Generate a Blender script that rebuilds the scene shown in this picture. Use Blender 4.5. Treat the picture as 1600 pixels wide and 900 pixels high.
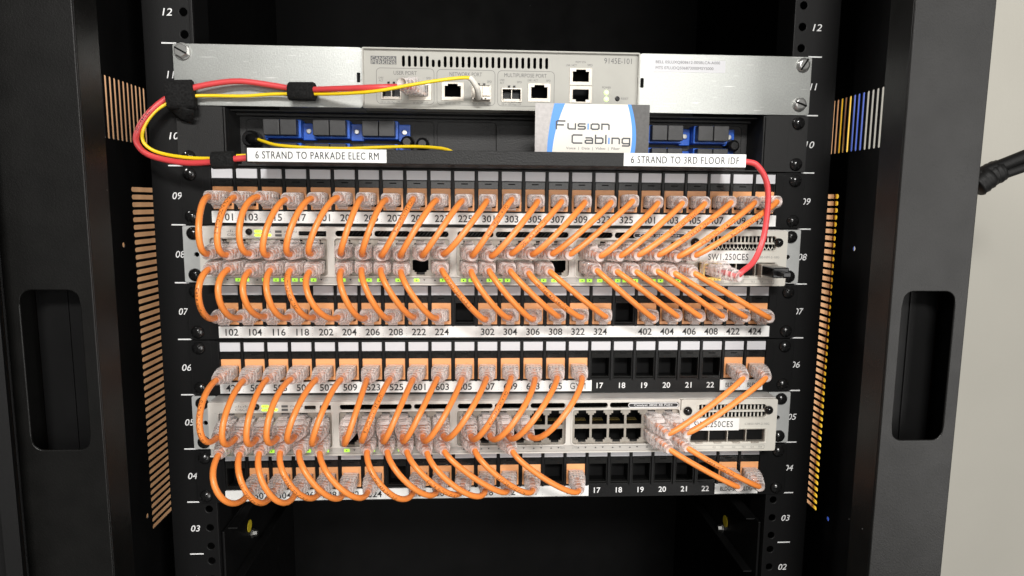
import bpy, bmesh, math, random
from mathutils import Vector, Matrix
from mathutils.geometry import delaunay_2d_cdt
random.seed(7)
S = bpy.context.scene
for o in list(bpy.data.objects): bpy.data.objects.remove(o)
COL = S.collection
MM = 0.001
# ---------------------------------------------------------------- camera
CAM = Vector((-0.01871841, -0.51767395, 0.28496039))
from mathutils import Euler
CROT = Euler((1.44346131, -0.0087571, -0.05459675), 'XYZ')
FPX = 1030.285
cd = bpy.data.cameras.new('camera'); cam = bpy.data.objects.new('camera', cd); COL.objects.link(cam)
cam.location = CAM; cam.rotation_euler = CROT
cd.sensor_width = 36.0; cd.sensor_fit = 'HORIZONTAL'; cd.lens = FPX / 1600 * 36.0
cd.clip_start = 0.01; cd.clip_end = 100
S.camera = cam
RM = CROT.to_matrix()
# ---------------------------------------------------------------- light
W = bpy.data.worlds.new('World'); S.world = W; W.use_nodes = True
bg = W.node_tree.nodes['Background']; bg.inputs[0].default_value = (1.0, 0.98, 0.95, 1); bg.inputs[1].default_value = 0.145
S.view_settings.view_transform = 'Standard'; S.view_settings.look = 'None'; S.view_settings.exposure = 0.0; S.view_settings.gamma = 1.0
S.cycles.transparent_max_bounces = 32
S.cycles.max_bounces = 8

def area_light(name, loc, target, sx, sy, power, col=(1, 0.975, 0.94)):
    l = bpy.data.lights.new(name, 'AREA'); l.shape = 'RECTANGLE'; l.size = sx; l.size_y = sy; l.energy = power; l.color = col
    o = bpy.data.objects.new(name, l); COL.objects.link(o); o.location = loc
    o.rotation_euler = (Vector(target) - Vector(loc)).to_track_quat('-Z', 'Y').to_euler()
    return o
area_light('ceiling_lamp', (0.05, -2.1, 1.32), (0, 0, 0.2), 0.6, 0.25, 49)
area_light('front_fill', (0.1, -2.5, 0.42), (0, 0, 0.22), 1.1, 0.7, 11)  # added fill behind the camera, stands in for light bounced off the room
area_light('room_fill', (1.50, -1.85, 0.15), (0.27, 0, 0.2), 1.0, 2.2, 36)  # added soft source at right, gives the right frame its sheen
area_light('side_fill', (-1.7, -0.35, 1.9), (-0.55, 0.42, 0.1), 0.5, 0.5, 80)  # added source to brighten the plywood seen through the left vents

# ---------------------------------------------------------------- materials
def new_mat(name):
    m = bpy.data.materials.new(name); m.use_nodes = True
    return m, m.node_tree.nodes, m.node_tree.links, m.node_tree.nodes['Principled BSDF']

def mat(name, base, rough=0.5, metal=0.0, bump=0.0, bscale=800.0, var=0.0, vscale=60.0, rvar=0.0, spec=0.5, emit=0.0, dust=0.0, coat=0.0):
    m, n, l, b = new_mat(name)
    b.inputs['Base Color'].default_value = (*base, 1); b.inputs['Roughness'].default_value = rough
    b.inputs['Metallic'].default_value = metal; b.inputs['Specular IOR Level'].default_value = spec
    b.inputs['Coat Weight'].default_value = coat
    if emit:
        b.inputs['Emission Color'].default_value = (*base, 1); b.inputs['Emission Strength'].default_value = emit
    if bump or var or rvar:
        tc = n.new('ShaderNodeTexCoord')
    if bump:
        t = n.new('ShaderNodeTexNoise'); t.inputs['Scale'].default_value = bscale; t.inputs['Detail'].default_value = 2
        l.new(tc.outputs['Object'], t.inputs['Vector'])
        bp = n.new('ShaderNodeBump'); bp.inputs['Strength'].default_value = bump; bp.inputs['Distance'].default_value = 0.0004
        l.new(t.outputs['Fac'], bp.inputs['Height']); l.new(bp.outputs['Normal'], b.inputs['Normal'])
    if var:
        t = n.new('ShaderNodeTexNoise'); t.inputs['Scale'].default_value = vscale; t.inputs['Detail'].default_value = 4
        l.new(tc.outputs['Object'], t.inputs['Vector'])
        r = n.new('ShaderNodeMapRange'); r.inputs[1].default_value = 0.3; r.inputs[2].default_value = 0.7
        r.inputs[3].default_value = 1 - var; r.inputs[4].default_value = 1 + var
        l.new(t.outputs['Fac'], r.inputs[0])
        mx = n.new('ShaderNodeVectorMath'); mx.operation = 'SCALE'; mx.inputs[0].default_value = base
        l.new(r.outputs[0], mx.inputs['Scale']); l.new(mx.outputs[0], b.inputs['Base Color'])
    if dust:
        tc2 = n.new('ShaderNodeTexCoord'); v = n.new('ShaderNodeTexVoronoi'); v.inputs['Scale'].default_value = 55; v.inputs['Randomness'].default_value = 1
        l.new(tc2.outputs['Object'], v.inputs['Vector'])
        q = n.new('ShaderNodeTexNoise'); q.inputs['Scale'].default_value = 14; l.new(tc2.outputs['Object'], q.inputs['Vector'])
        q2 = n.new('ShaderNodeMapRange'); q2.inputs[1].default_value = 0.45; q2.inputs[2].default_value = 0.75; q2.inputs[3].default_value = 0.0; q2.inputs[4].default_value = 0.06
        l.new(q.outputs['Fac'], q2.inputs[0])
        lt = n.new('ShaderNodeMath'); lt.operation = 'LESS_THAN'; l.new(v.outputs['Distance'], lt.inputs[0]); l.new(q2.outputs[0], lt.inputs[1])
        mm_ = n.new('ShaderNodeMix'); mm_.data_type = 'RGBA'; l.new(lt.outputs[0], mm_.inputs['Factor'])
        src = b.inputs['Base Color'].links[0].from_socket if b.inputs['Base Color'].links else None
        if src: l.new(src, mm_.inputs['A'])
        else: mm_.inputs['A'].default_value = (*base, 1)
        mm_.inputs['B'].default_value = (dust, dust, dust * .96, 1); l.new(mm_.outputs['Result'], b.inputs['Base Color'])
    if rvar:
        t = n.new('ShaderNodeTexNoise'); t.inputs['Scale'].default_value = 35; t.inputs['Detail'].default_value = 5
        l.new(tc.outputs['Object'], t.inputs['Vector'])
        r = n.new('ShaderNodeMapRange'); r.inputs[1].default_value = 0.3; r.inputs[2].default_value = 0.7
        r.inputs[3].default_value = rough - rvar; r.inputs[4].default_value = rough + rvar
        l.new(t.outputs['Fac'], r.inputs[0]); l.new(r.outputs[0], b.inputs['Roughness'])
    return m

M = {}
M['frame'] = mat('black_powder_coat', (0.0035, 0.0034, 0.0031), 0.42, bump=0.22, bscale=1100, rvar=0.03, var=0.25, spec=0.33, dust=0.10)
M['inside'] = mat('black_inside', (0.0022, 0.0022, 0.0023), 0.55, rvar=0.06, spec=0.22, dust=0.06)
M['rail'] = mat('black_rail', (0.0040, 0.0040, 0.0042), 0.5, bump=0.2, bscale=1200, spec=0.25)
M['cassette'] = mat('cassette_charcoal', (0.028, 0.028, 0.028), 0.5, bump=0.5, bscale=900, var=0.15, vscale=900, spec=0.3)
M['panel'] = mat('black_panel', (0.0042, 0.0042, 0.0044), 0.42, bump=0.15, bscale=1500, spec=0.28, dust=0.08)
M['gloss'] = mat('black_gloss_plastic', (0.007, 0.007, 0.0073), 0.22, spec=0.4)
M['smoke'] = mat('smoked_plastic', (0.011, 0.011, 0.0105), 0.2, spec=0.4)
M['void_shade'] = mat('void_shade', (0.0012, 0.0012, 0.0014), 0.7, spec=0.2)  # near-black for openings and slots, their inner shade put into the colour
M['tray_ear'] = mat('fine_grained_black', (0.014, 0.014, 0.014), 0.5, bump=0.4, bscale=1600, spec=0.3)
M['ear'] = mat('dull_zinc', (0.50, 0.51, 0.50), 0.42, metal=0.35, bump=0.1, bscale=900, var=0.06, vscale=120)
M['tray'] = mat('textured_grey_black', (0.017, 0.017, 0.017), 0.5, bump=0.8, bscale=900, var=0.15, vscale=1100, spec=0.25)
M['screw'] = mat('black_screw', (0.05, 0.05, 0.05), 0.2, metal=0.85)
M['boltsteel'] = mat('dull_bolt', (0.11, 0.11, 0.105), 0.35, metal=0.8)
M['zinc'] = mat('zinc_screw', (0.62, 0.62, 0.6), 0.28, metal=0.85)
M['beige'] = mat('beige_enamel', (0.365, 0.358, 0.322), 0.5, bump=0.1, bscale=1500, var=0.03)
M['switch'] = mat('switch_grey', (0.60, 0.575, 0.53), 0.42, bump=0.06, bscale=1500, var=0.03)
M['switch_strip'] = mat('switch_strip', (0.44, 0.42, 0.39), 0.4)
M['top_steel'] = mat('top_steel', (0.60, 0.585, 0.56), 0.38, metal=0.15, rvar=0.05)
M['module'] = mat('module_cream', (0.62, 0.60, 0.54), 0.45, bump=0.06, bscale=1500, var=0.02)
M['nickel'] = mat('nickel', (0.42, 0.385, 0.335), 0.36, metal=0.5, var=0.12, vscale=300)
M['gold'] = mat('gold', (0.78, 0.56, 0.16), 0.3, metal=0.8)
M['label'] = mat('label_white', (0.80, 0.80, 0.78), 0.45)
M['icon'] = mat('icon_white', (0.58, 0.58, 0.60), 0.35)
M['ink'] = mat('ink', (0.02, 0.02, 0.022), 0.6)
M['inkgrey'] = mat('ink_grey', (0.22, 0.22, 0.21), 0.6)
M['inkmid'] = mat('ink_mid', (0.10, 0.10, 0.10), 0.6)
M['white'] = mat('white_print', (0.75, 0.75, 0.75), 0.5)
M['jack'] = mat('orange_jack', (0.82, 0.39, 0.165), 0.42, var=0.04)
M['cord'] = mat('orange_sheath', (0.85, 0.262, 0.054), 0.36, bump=0.05, bscale=400, var=0.07, vscale=25)
M['red'] = mat('red_sheath', (0.66, 0.065, 0.07), 0.36, var=0.06, vscale=30)
M['yellow'] = mat('yellow_sheath', (0.88, 0.62, 0.015), 0.4)
M['velcro'] = mat('velcro', (0.010, 0.010, 0.010), 0.95, bump=1.0, bscale=500, spec=0.2, var=0.6, vscale=700)
M['boot_white'] = mat('white_boot', (0.78, 0.75, 0.68), 0.4)
M['blue'] = mat('blue_adapter', (0.012, 0.10, 0.50), 0.35)
M['cap'] = mat('grey_cap', (0.022, 0.022, 0.023), 0.45, bump=0.2, bscale=900, var=0.2, vscale=150)
M['led'] = mat('led_green', (0.48, 0.98, 0.08), 0.4, emit=0.7)
M['ledy'] = mat('led_lime', (0.66, 1.0, 0.10), 0.4, emit=0.75)
M['ledw'] = mat('led_pale', (0.75, 1.0, 0.45), 0.4, emit=0.7)
M['cable_black'] = mat('black_jacket', (0.006, 0.006, 0.006), 0.5, spec=0.2)
M['cable_blue'] = mat('blue_jacket', (0.02, 0.07, 0.42), 0.4)
M['cable_yellow'] = mat('yellow_jacket', (0.85, 0.52, 0.03), 0.4)
M['cardgrey'] = mat('card_grey', (0.42, 0.40, 0.39), 0.45, var=0.1, vscale=400)
M['cardshade'] = mat('card_grey_shaded', (0.07, 0.068, 0.066), 0.4, var=0.2, vscale=400)  # right end of the card: effect of its gloss painted as darker grey
M['cardwhite'] = mat('card_cream', (0.68, 0.665, 0.60), 0.45)
M['cardblue'] = mat('card_blue', (0.06, 0.26, 0.70), 0.4)
M['cardink'] = mat('card_ink', (0.045, 0.05, 0.06), 0.5)
M['cardfaint'] = mat('card_faint', (0.66, 0.64, 0.59), 0.45)
M['sticker'] = mat('sticker_yellow', (0.55, 0.42, 0.02), 0.5)
M['wallpaint'] = mat('wall_paint', (0.375, 0.362, 0.32), 0.75, bump=0.4, bscale=160, var=0.035, vscale=5)
M['cordink'] = mat('sheath_print', (0.16, 0.05, 0.012), 0.6)
M['wire'] = mat('plug_wire', (0.92, 0.60, 0.42), 0.4)
M['wirew'] = mat('plug_wire_white', (0.88, 0.85, 0.80), 0.4)

def clear_plastic(name, tint, lo, hi, scale):
    """moulded clear plastic: sharp reflections, and mould ripples with alpha bands imitating refracted wires"""
    m, n, l, b = new_mat(name)
    b.inputs['Base Color'].default_value = (*tint, 1); b.inputs['Roughness'].default_value = 0.07
    b.inputs['Specular IOR Level'].default_value = 0.9
    tc = n.new('ShaderNodeTexCoord')
    t = n.new('ShaderNodeTexWave'); t.wave_type = 'BANDS'; t.bands_direction = 'Y'; t.inputs['Scale'].default_value = scale
    t.inputs['Distortion'].default_value = 5; t.inputs['Detail'].default_value = 2; t.inputs['Detail Scale'].default_value = 2.0
    l.new(tc.outputs['Object'], t.inputs['Vector'])
    bp = n.new('ShaderNodeBump'); bp.inputs['Strength'].default_value = 0.4; bp.inputs['Distance'].default_value = 0.0006
    l.new(t.outputs['Fac'], bp.inputs['Height']); l.new(bp.outputs['Normal'], b.inputs['Normal'])
    r1 = n.new('ShaderNodeMapRange'); r1.inputs[1].default_value = 0.35; r1.inputs[2].default_value = 0.8; r1.inputs[3].default_value = lo; r1.inputs[4].default_value = hi
    l.new(t.outputs['Fac'], r1.inputs[0])
    fr = n.new('ShaderNodeLayerWeight'); fr.inputs['Blend'].default_value = 0.3; l.new(bp.outputs['Normal'], fr.inputs['Normal'])
    ad = n.new('ShaderNodeMath'); ad.operation = 'MULTIPLY_ADD'; ad.use_clamp = True; ad.inputs[1].default_value = 0.5
    l.new(fr.outputs['Facing'], ad.inputs[0]); l.new(r1.outputs[0], ad.inputs[2]); l.new(ad.outputs[0], b.inputs['Alpha'])
    return m
M['clear'] = clear_plastic('clear_plastic', (1.0, 0.94, 0.92), 0.08, 0.42, 62)
M['clearboot'] = clear_plastic('clear_boot', (1.0, 0.94, 0.915), 0.08, 0.45, 70)

def galvanised(name, base):
    m, n, l, b = new_mat(name)
    b.inputs['Metallic'].default_value = 0.85
    tc = n.new('ShaderNodeTexCoord')
    t = n.new('ShaderNodeTexNoise'); t.inputs['Scale'].default_value = 900; t.inputs['Detail'].default_value = 3
    l.new(tc.outputs['Object'], t.inputs['Vector'])
    cr = n.new('ShaderNodeValToRGB'); cr.color_ramp.elements[0].position = 0.3; cr.color_ramp.elements[1].position = 0.75
    cr.color_ramp.elements[0].color = (*[c * 0.9 for c in base], 1); cr.color_ramp.elements[1].color = (*[min(1, c * 1.09) for c in base], 1)
    l.new(t.outputs['Fac'], cr.inputs[0])
    # scratches: stretched noise, two directions
    mp = n.new('ShaderNodeMapping'); mp.inputs['Rotation'].default_value = (0, 0.9, 0); mp.inputs['Scale'].default_value = (40, 40, 1400)
    l.new(tc.outputs['Object'], mp.inputs[0])
    t2 = n.new('ShaderNodeTexNoise'); t2.inputs['Scale'].default_value = 1.0; t2.inputs['Detail'].default_value = 2
    l.new(mp.outputs[0], t2.inputs['Vector'])
    r2 = n.new('ShaderNodeMapRange'); r2.inputs[1].default_value = 0.70; r2.inputs[2].default_value = 0.74; r2.inputs[3].default_value = 0; r2.inputs[4].default_value = 0.6
    l.new(t2.outputs['Fac'], r2.inputs[0])
    mx = n.new('ShaderNodeMix'); mx.data_type = 'RGBA'; l.new(r2.outputs[0], mx.inputs['Factor'])
    l.new(cr.outputs[0], mx.inputs['A']); mx.inputs['B'].default_value = (0.92, 0.92, 0.9, 1)
    l.new(mx.outputs['Result'], b.inputs['Base Color'])
    t3 = n.new('ShaderNodeTexNoise'); t3.inputs['Scale'].default_value = 22; l.new(tc.outputs['Object'], t3.inputs['Vector'])
    r3 = n.new('ShaderNodeMapRange'); r3.inputs[3].default_value = 0.33; r3.inputs[4].default_value = 0.55; l.new(t3.outputs['Fac'], r3.inputs[0])
    l.new(r3.outputs[0], b.inputs['Roughness'])
    bp = n.new('ShaderNodeBump'); bp.inputs['Strength'].default_value = 0.25; bp.inputs['Distance'].default_value = 0.0003
    l.new(t.outputs['Fac'], bp.inputs['Height']); l.new(bp.outputs['Normal'], b.inputs['Normal'])
    return m
M['galv'] = galvanised('galvanised_steel', (0.37, 0.38, 0.365))

def plywood():
    m, n, l, b = new_mat('plywood')
    tc = n.new('ShaderNodeTexCoord'); mp = n.new('ShaderNodeMapping'); mp.inputs['Scale'].default_value = (30, 30, 2.0)
    l.new(tc.outputs['Object'], mp.inputs[0])
    t = n.new('ShaderNodeTexNoise'); t.inputs['Scale'].default_value = 1.5; t.inputs['Detail'].default_value = 5; l.new(mp.outputs[0], t.inputs['Vector'])
    cr = n.new('ShaderNodeValToRGB'); cr.color_ramp.elements[0].color = (0.42, 0.22, 0.10, 1); cr.color_ramp.elements[1].color = (0.66, 0.38, 0.19, 1)
    cr.color_ramp.elements[0].position = 0.3; cr.color_ramp.elements[1].position = 0.7
    l.new(t.outputs['Fac'], cr.inputs[0]); l.new(cr.outputs[0], b.inputs['Base Color']); b.inputs['Roughness'].default_value = 0.6
    return m
M['plywood'] = plywood()

# ---------------------------------------------------------------- geometry helpers (all millimetres)
def at(u, v, Y):
    """millimetre point on the plane y = Y (mm) seen at photo position u, v"""
    d = RM @ Vector(((u - 800) / FPX, -(v - 450) / FPX, -1.0))
    t = (Y * MM - CAM.y) / d.y
    return (CAM + d * t) / MM

TCACHE = {}
def text_data(s, shear=0.0, bold=0.0, spacing=1.0):
    k = (s, shear, bold, spacing)
    if k not in TCACHE:
        c = bpy.data.curves.new('t', 'FONT'); c.body = s; c.size = 1.0; c.shear = shear; c.offset = bold; c.resolution_u = 3; c.space_character = spacing
        o = bpy.data.objects.new('t', c); me = o.to_mesh()
        vs = [tuple(v.co) for v in me.vertices]; fs = [tuple(p.vertices) for p in me.polygons]
        o.to_mesh_clear(); bpy.data.objects.remove(o); bpy.data.curves.remove(c)
        TCACHE[k] = (vs, fs)
    return TCACHE[k]

def rrect(x0, x1, z0, z1, r=0.0, n=4):
    if r <= 0: return [(x0, z0), (x1, z0), (x1, z1), (x0, z1)]
    r = min(r, (x1 - x0) / 2 - 1e-4, (z1 - z0) / 2 - 1e-4); p = []
    for cx, cz, a0 in ((x1 - r, z0 + r, -90), (x1 - r, z1 - r, 0), (x0 + r, z1 - r, 90), (x0 + r, z0 + r, 180)):
        for i in range(n + 1):
            a = math.radians(a0 + 90 * i / n); p.append((cx + r * math.cos(a), cz + r * math.sin(a)))
    return p
def circ(cx, cz, r, n=16):
    return [(cx + r * math.cos(2 * math.pi * i / n), cz + r * math.sin(2 * math.pi * i / n)) for i in range(n)]

def inside(p, lp):
    x, y = p; c = False; j = len(lp) - 1
    for i in range(len(lp)):
        if (lp[i][1] > y) != (lp[j][1] > y) and x < (lp[j][0] - lp[i][0]) * (y - lp[i][1]) / (lp[j][1] - lp[i][1]) + lp[i][0]: c = not c
        j = i
    return c
def fill2d(loops, thick):
    pts = []; eds = []; ids = []
    for lp in loops:
        k = len(pts); n = len(lp); pts += [Vector(p) for p in lp]; eds += [(k + i, k + (i + 1) % n) for i in range(n)]; ids.append((k, n))
    ov, oe, of, orig, _, _ = delaunay_2d_cdt(pts, eds, [], 0, 1e-5)
    mp = {}
    for j, o in enumerate(orig):
        for i in o: mp[i] = j
    boxes = [(min(p[0] for p in l), max(p[0] for p in l), min(p[1] for p in l), max(p[1] for p in l)) for l in loops]
    h = thick / 2; n = len(ov); vs = [(p.x, p.y, h) for p in ov] + [(p.x, p.y, -h) for p in ov]; fs = []
    for f in of:
        c = (sum(ov[i].x for i in f) / len(f), sum(ov[i].y for i in f) / len(f)); q = False
        for l, bb in zip(loops, boxes):
            if bb[0] <= c[0] <= bb[1] and bb[2] <= c[1] <= bb[3] and inside(c, l): q = not q
        if q: fs.append(tuple(f)); fs.append(tuple(i + n for i in reversed(f)))
    for k, m in ids:
        for i in range(m):
            a, b = mp[k + i], mp[k + (i + 1) % m]
            if a != b: fs.append((a, b, b + n, a + n))
    return vs, fs

LOC = {}
class MB:
    def __init__(s): s.v = []; s.f = []; s.m = []; s.sm = []
    def add(s, vs, fs, mi=0, smooth=False):
        k = len(s.v); s.v += [tuple(v) for v in vs]
        for f in fs: s.f.append(tuple(i + k for i in f)); s.m.append(mi); s.sm.append(smooth)
        return s
    def box(s, x0, x1, y0, y1, z0, z1, mi=0):
        v = [(x, y, z) for x in (x0, x1) for y in (y0, y1) for z in (z0, z1)]
        return s.add(v, [(0, 1, 3, 2), (4, 6, 7, 5), (0, 4, 5, 1), (2, 3, 7, 6), (0, 2, 6, 4), (1, 5, 7, 3)], mi)
    def plate(s, outline, holes, y0, y1, mi=0, plane='xz'):
        vs, fs = fill2d([outline] + list(holes), y1 - y0); c = (y0 + y1) / 2
        if plane == 'xz': vv = [(x, c - z, y) for x, y, z in vs]
        else: vv = [(c + z, x, y) for x, y, z in vs]                       # 'yz': outline given as (y, z), thickness along x
        return s.add(vv, fs, mi)
    def text(s, t, cx, cz, h, y, mi=0, width=None, shear=0.0, bold=0.0, align='C', maxw=None, sp=1.0):
        vs, fs = text_data(t, shear, bold, sp)
        xs = [v[0] for v in vs]; xa, xb = min(xs), max(xs); k = h / 0.70
        kx = k if width is None else width / (xb - xa)
        if maxw: kx = min(kx, maxw / (xb - xa))
        off = (xa + xb) / 2 if align == 'C' else xa
        return s.add([(cx + (x - off) * kx, y, cz - h / 2 + yy * k) for x, yy, _ in vs], fs, mi)
    def cyl(s, p0, p1, r0, r1=None, n=16, mi=0, smooth=True):
        return s.lathe(p0, p1, [(0, r0), (1, r0 if r1 is None else r1)], n, mi, smooth)
    def lathe(s, p0, p1, prof, n=16, mi=0, smooth=True):
        p0 = Vector(p0); d = Vector(p1) - p0; L = d.length; T = d / L
        a = Vector((0, 0, 1)) if abs(T.z) < 0.9 else Vector((1, 0, 0)); N = T.cross(a).normalized(); B = T.cross(N)
        vs = []; fs = []
        for t, r in prof:
            for i in range(n):
                w = 2 * math.pi * i / n; vs.append(p0 + d * t + (N * math.cos(w) + B * math.sin(w)) * r)
        for j in range(len(prof) - 1):
            for i in range(n): fs.append((j * n + i, j * n + (i + 1) % n, (j + 1) * n + (i + 1) % n, (j + 1) * n + i))
        s.add(vs, fs, mi, smooth); k = len(s.v) - len(vs); m = len(prof) - 1
        s.f.append(tuple(k + i for i in reversed(range(n)))); s.m.append(mi); s.sm.append(False)
        s.f.append(tuple(k + m * n + i for i in range(n))); s.m.append(mi); s.sm.append(False)
        return s
    def tube(s, pts, r, n=12, mi=0, flat=1.0):
        pts = [Vector(p) for p in pts]; m = len(pts); N = None; vs = []; fs = []
        for i, p in enumerate(pts):
            T = (pts[min(i + 1, m - 1)] - pts[max(i - 1, 0)]).normalized()
            if N is None:
                a = Vector((0, 0, 1)) if abs(T.z) < 0.9 else Vector((1, 0, 0)); N = (a - T * a.dot(T)).normalized()
            else: N = (N - T * N.dot(T)).normalized()
            B = T.cross(N); rr = r[i] if isinstance(r, (list, tuple)) else r
            for k in range(n):
                w = 2 * math.pi * k / n; vs.append(p + (N * math.cos(w) * flat + B * math.sin(w)) * rr)
        for j in range(m - 1):
            for i in range(n): fs.append((j * n + i, j * n + (i + 1) % n, (j + 1) * n + (i + 1) % n, (j + 1) * n + i))
        fs.append(tuple(reversed(range(n)))); fs.append(tuple((m - 1) * n + i for i in range(n)))
        return s.add(vs, fs, mi, True)
    def frame(s, x0, x1, z0, z1, r, w, y0, y1, mi=0):
        return s.plate(rrect(x0, x1, z0, z1, r), [rrect(x0 + w, x1 - w, z0 + w, z1 - w, max(r - w, 0.05))], y0, y1, mi)
    def mesh(s, name, mats, org):
        me = bpy.data.meshes.new(name)
        me.from_pydata([((v[0] - org[0]) * MM, (v[1] - org[1]) * MM, (v[2] - org[2]) * MM) for v in s.v], [], s.f)
        for m in (mats if isinstance(mats, (list, tuple)) else [mats]): me.materials.append(M[m])
        me.polygons.foreach_set('material_index', s.m); me.polygons.foreach_set('use_smooth', s.sm); me.update()
        return me
    def build(s, name, mats, parent=None, org=None, bevel=0.0, segs=2):
        po = LOC[parent] if parent else (0, 0, 0)
        if org is None: org = po
        me = s.mesh(name, mats, org)
        if bevel:
            q = bmesh.new(); q.from_mesh(me); bmesh.ops.recalc_face_normals(q, faces=q.faces); q.to_mesh(me); q.free()
        o = bpy.data.objects.new(name, me); COL.objects.link(o)
        if parent: o.parent = parent
        o.location = [(org[i] - po[i]) * MM for i in range(3)]; LOC[o] = tuple(org)
        if bevel:
            b = o.modifiers.new('bevel', 'BEVEL'); b.width = bevel * MM; b.segments = segs; b.limit_method = 'ANGLE'; b.angle_limit = math.radians(50)
        return o

def thing(name, label, cat, loc=(0, 0, 0), group=None):
    o = bpy.data.objects.new(name, None); COL.objects.link(o); o.location = [c * MM for c in loc]; o.empty_display_size = 0.01
    LOC[o] = tuple(loc); tag(o, label, cat, group); return o
def tag(o, label, cat, group=None):
    o['label'] = label; o['category'] = cat
    if group: o['group'] = group
    return o
def inst(src, parent, org, label=None):
    o = src.copy(); COL.objects.link(o); o.parent = parent; po = LOC[parent]
    o.location = [(org[i] - po[i]) * MM for i in range(3)]; LOC[o] = tuple(org)
    if label: o['label'] = label
    return o
def catmull(pts, per=10):
    P = [Vector(p) for p in pts]; P = [P[0] * 2 - P[1]] + P + [P[-1] * 2 - P[-2]]; out = []
    for i in range(1, len(P) - 2):
        a, b, c, d = P[i - 1:i + 3]
        for k in range(per):
            t = k / per
            out.append(0.5 * ((2 * b) + (c - a) * t + (2 * a - 5 * b + 4 * c - d) * t * t + (3 * b - a - 3 * c + d) * t ** 3))
    out.append(P[-2]); return out

U = 44.45
def base(u): return (u - 3) * U

# ---------------------------------------------------------------- the setting
b = MB().box(-2600, 2600, 450, 460, -1400, 1600)
w = b.build('wall', 'wallpaint'); w['kind'] = 'structure'
pw = MB().box(-1150, 535, 431, 449, -1000, 1400).build('plywood_board', 'plywood', org=(0, 440, 0), bevel=1)
tag(pw, 'plywood backing board on the wall behind the cabinet, seen through its vent slots', 'backing board')
for i, (x, lab) in enumerate(((508, 'vertical yellow cable behind the right vent slots, the one nearest the bare plywood'), (515, 'vertical yellow cable behind the right vent slots, the one next to the blue cables'))):
    pts = [(x + 2 * math.sin(z / 90 + i * 2), 424 - i % 2, z) for z in range(-500, 900, 40)]
    tag(MB().tube(pts, 3.1, 8).build('network_cable', 'cable_yellow', org=(x, 424, -500)), lab, 'cable', 'cables running down the plywood board')
for i, (x, lab) in enumerate(((522.5, 'vertical blue cable behind the right vent slots, next to the yellow cables'), (529, 'middle one of three vertical blue cables behind the right vent slots'), (535, 'vertical blue cable behind the right vent slots, the one nearest the pale wall'))):
    pts = [(x + 1.5 * math.sin(z / 110 + i), 423 + i % 2, z) for z in range(-500, 900, 40)]
    tag(MB().tube(pts, 3.1, 8).build('network_cable', 'cable_blue', org=(x, 424, -500)), lab, 'cable', 'cables running down the plywood board')

# ---------------------------------------------------------------- cabinet
cab = thing('server_cabinet', 'open black steel wall cabinet framing the rack, with slotted vents in its sides', 'cabinet', (0, 0, -330))
ZT, ZB = 620, -330
for sgn in (1, -1):
    xo, xi = sgn * 300, sgn * 248.5
    xa, xb = min(xo, xi), max(xo, xi)
    m = MB()
    hx = sorted((sgn * 256.5, sgn * 291.5))
    m.plate(rrect(xa + .01, xb - .01, ZB, ZT, 0), [rrect(hx[0], hx[1], 131.5, 231, 7, 6)], -111.5, -110)
    x = sorted((xi, sgn * 250)); m.box(x[0], x[1], -110, -86, ZB, ZT)
    x = sorted((xo, sgn * 298.5)); m.box(x[0], x[1], -110, -80, ZB, ZT)
    x = sorted((sgn * 281.5, xo)); m.box(x[0], x[1], -81.5, -80, ZB, ZT)
    fr = m.build('front_frame', 'frame', cab, (sgn * 275, -111, -330), bevel=1.9, segs=4)
    q = MB()
    x = sorted((sgn * 251, sgn * 297)); q.box(x[0], x[1], -88, -87, 110, 250)
    x = sorted((sgn * 277, sgn * 278)); q.box(x[0], x[1], -89, -88.1, 110, 250)
    q.build('recess_back', 'inside', fr)
    # side panel with slots
    holes = []
    for k in range(14):
        y = -34 + k * 6.05
        holes.append([(yy, zz) for yy, zz in rrect(y - 1.55, y + 1.55, 328.5, 372.5, .9, 2)])
    y0, y1 = (4, 44) if sgn < 0 else (15.5, 46)
    for k in range(48):
        z = 293.2 - k * 5.78
        holes.append(rrect(y0, y1, z - 1.8, z + 1.8, 1.6, 3))
    holes.append(circ(-12, 252 if sgn < 0 else 252, 2.0, 10)); holes.append(circ(-3, 35 if sgn < 0 else 22, 2.0, 10))
    xs = sorted((sgn * 280, sgn * 280.6))
    MB().plate(rrect(-80, 399, ZB + 1, ZT - 1), holes, xs[0], xs[1], 0, 'yz').build('side_panel', 'inside', cab, (sgn * 280, 0, -330))
MB().box(-281, 281, 399, 401, ZB, ZT).build('back_panel', 'inside', cab)
MB().box(-280, 280, -80, 398.5, ZT - 2, ZT).build('top_panel', 'inside', cab)
MB().box(-280, 280, -80, 398.5, ZB, ZB + 2).build('bottom_panel', 'inside', cab)
dr = MB()
dr.plate(rrect(-430, 0, ZB, ZT), [], -1, 1)
dr.box(-432, -424, -18, 0, ZB, ZT); dr.box(-10, -2, -18, -1.5, ZB, ZT)
do = dr.build('cabinet_door', 'inside', cab, (0, 0, 0)); do.rotation_euler = (0, 0, math.radians(28))
do.location = ((-301 - LOC[cab][0]) * MM, -108 * MM, 330 * MM)
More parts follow.
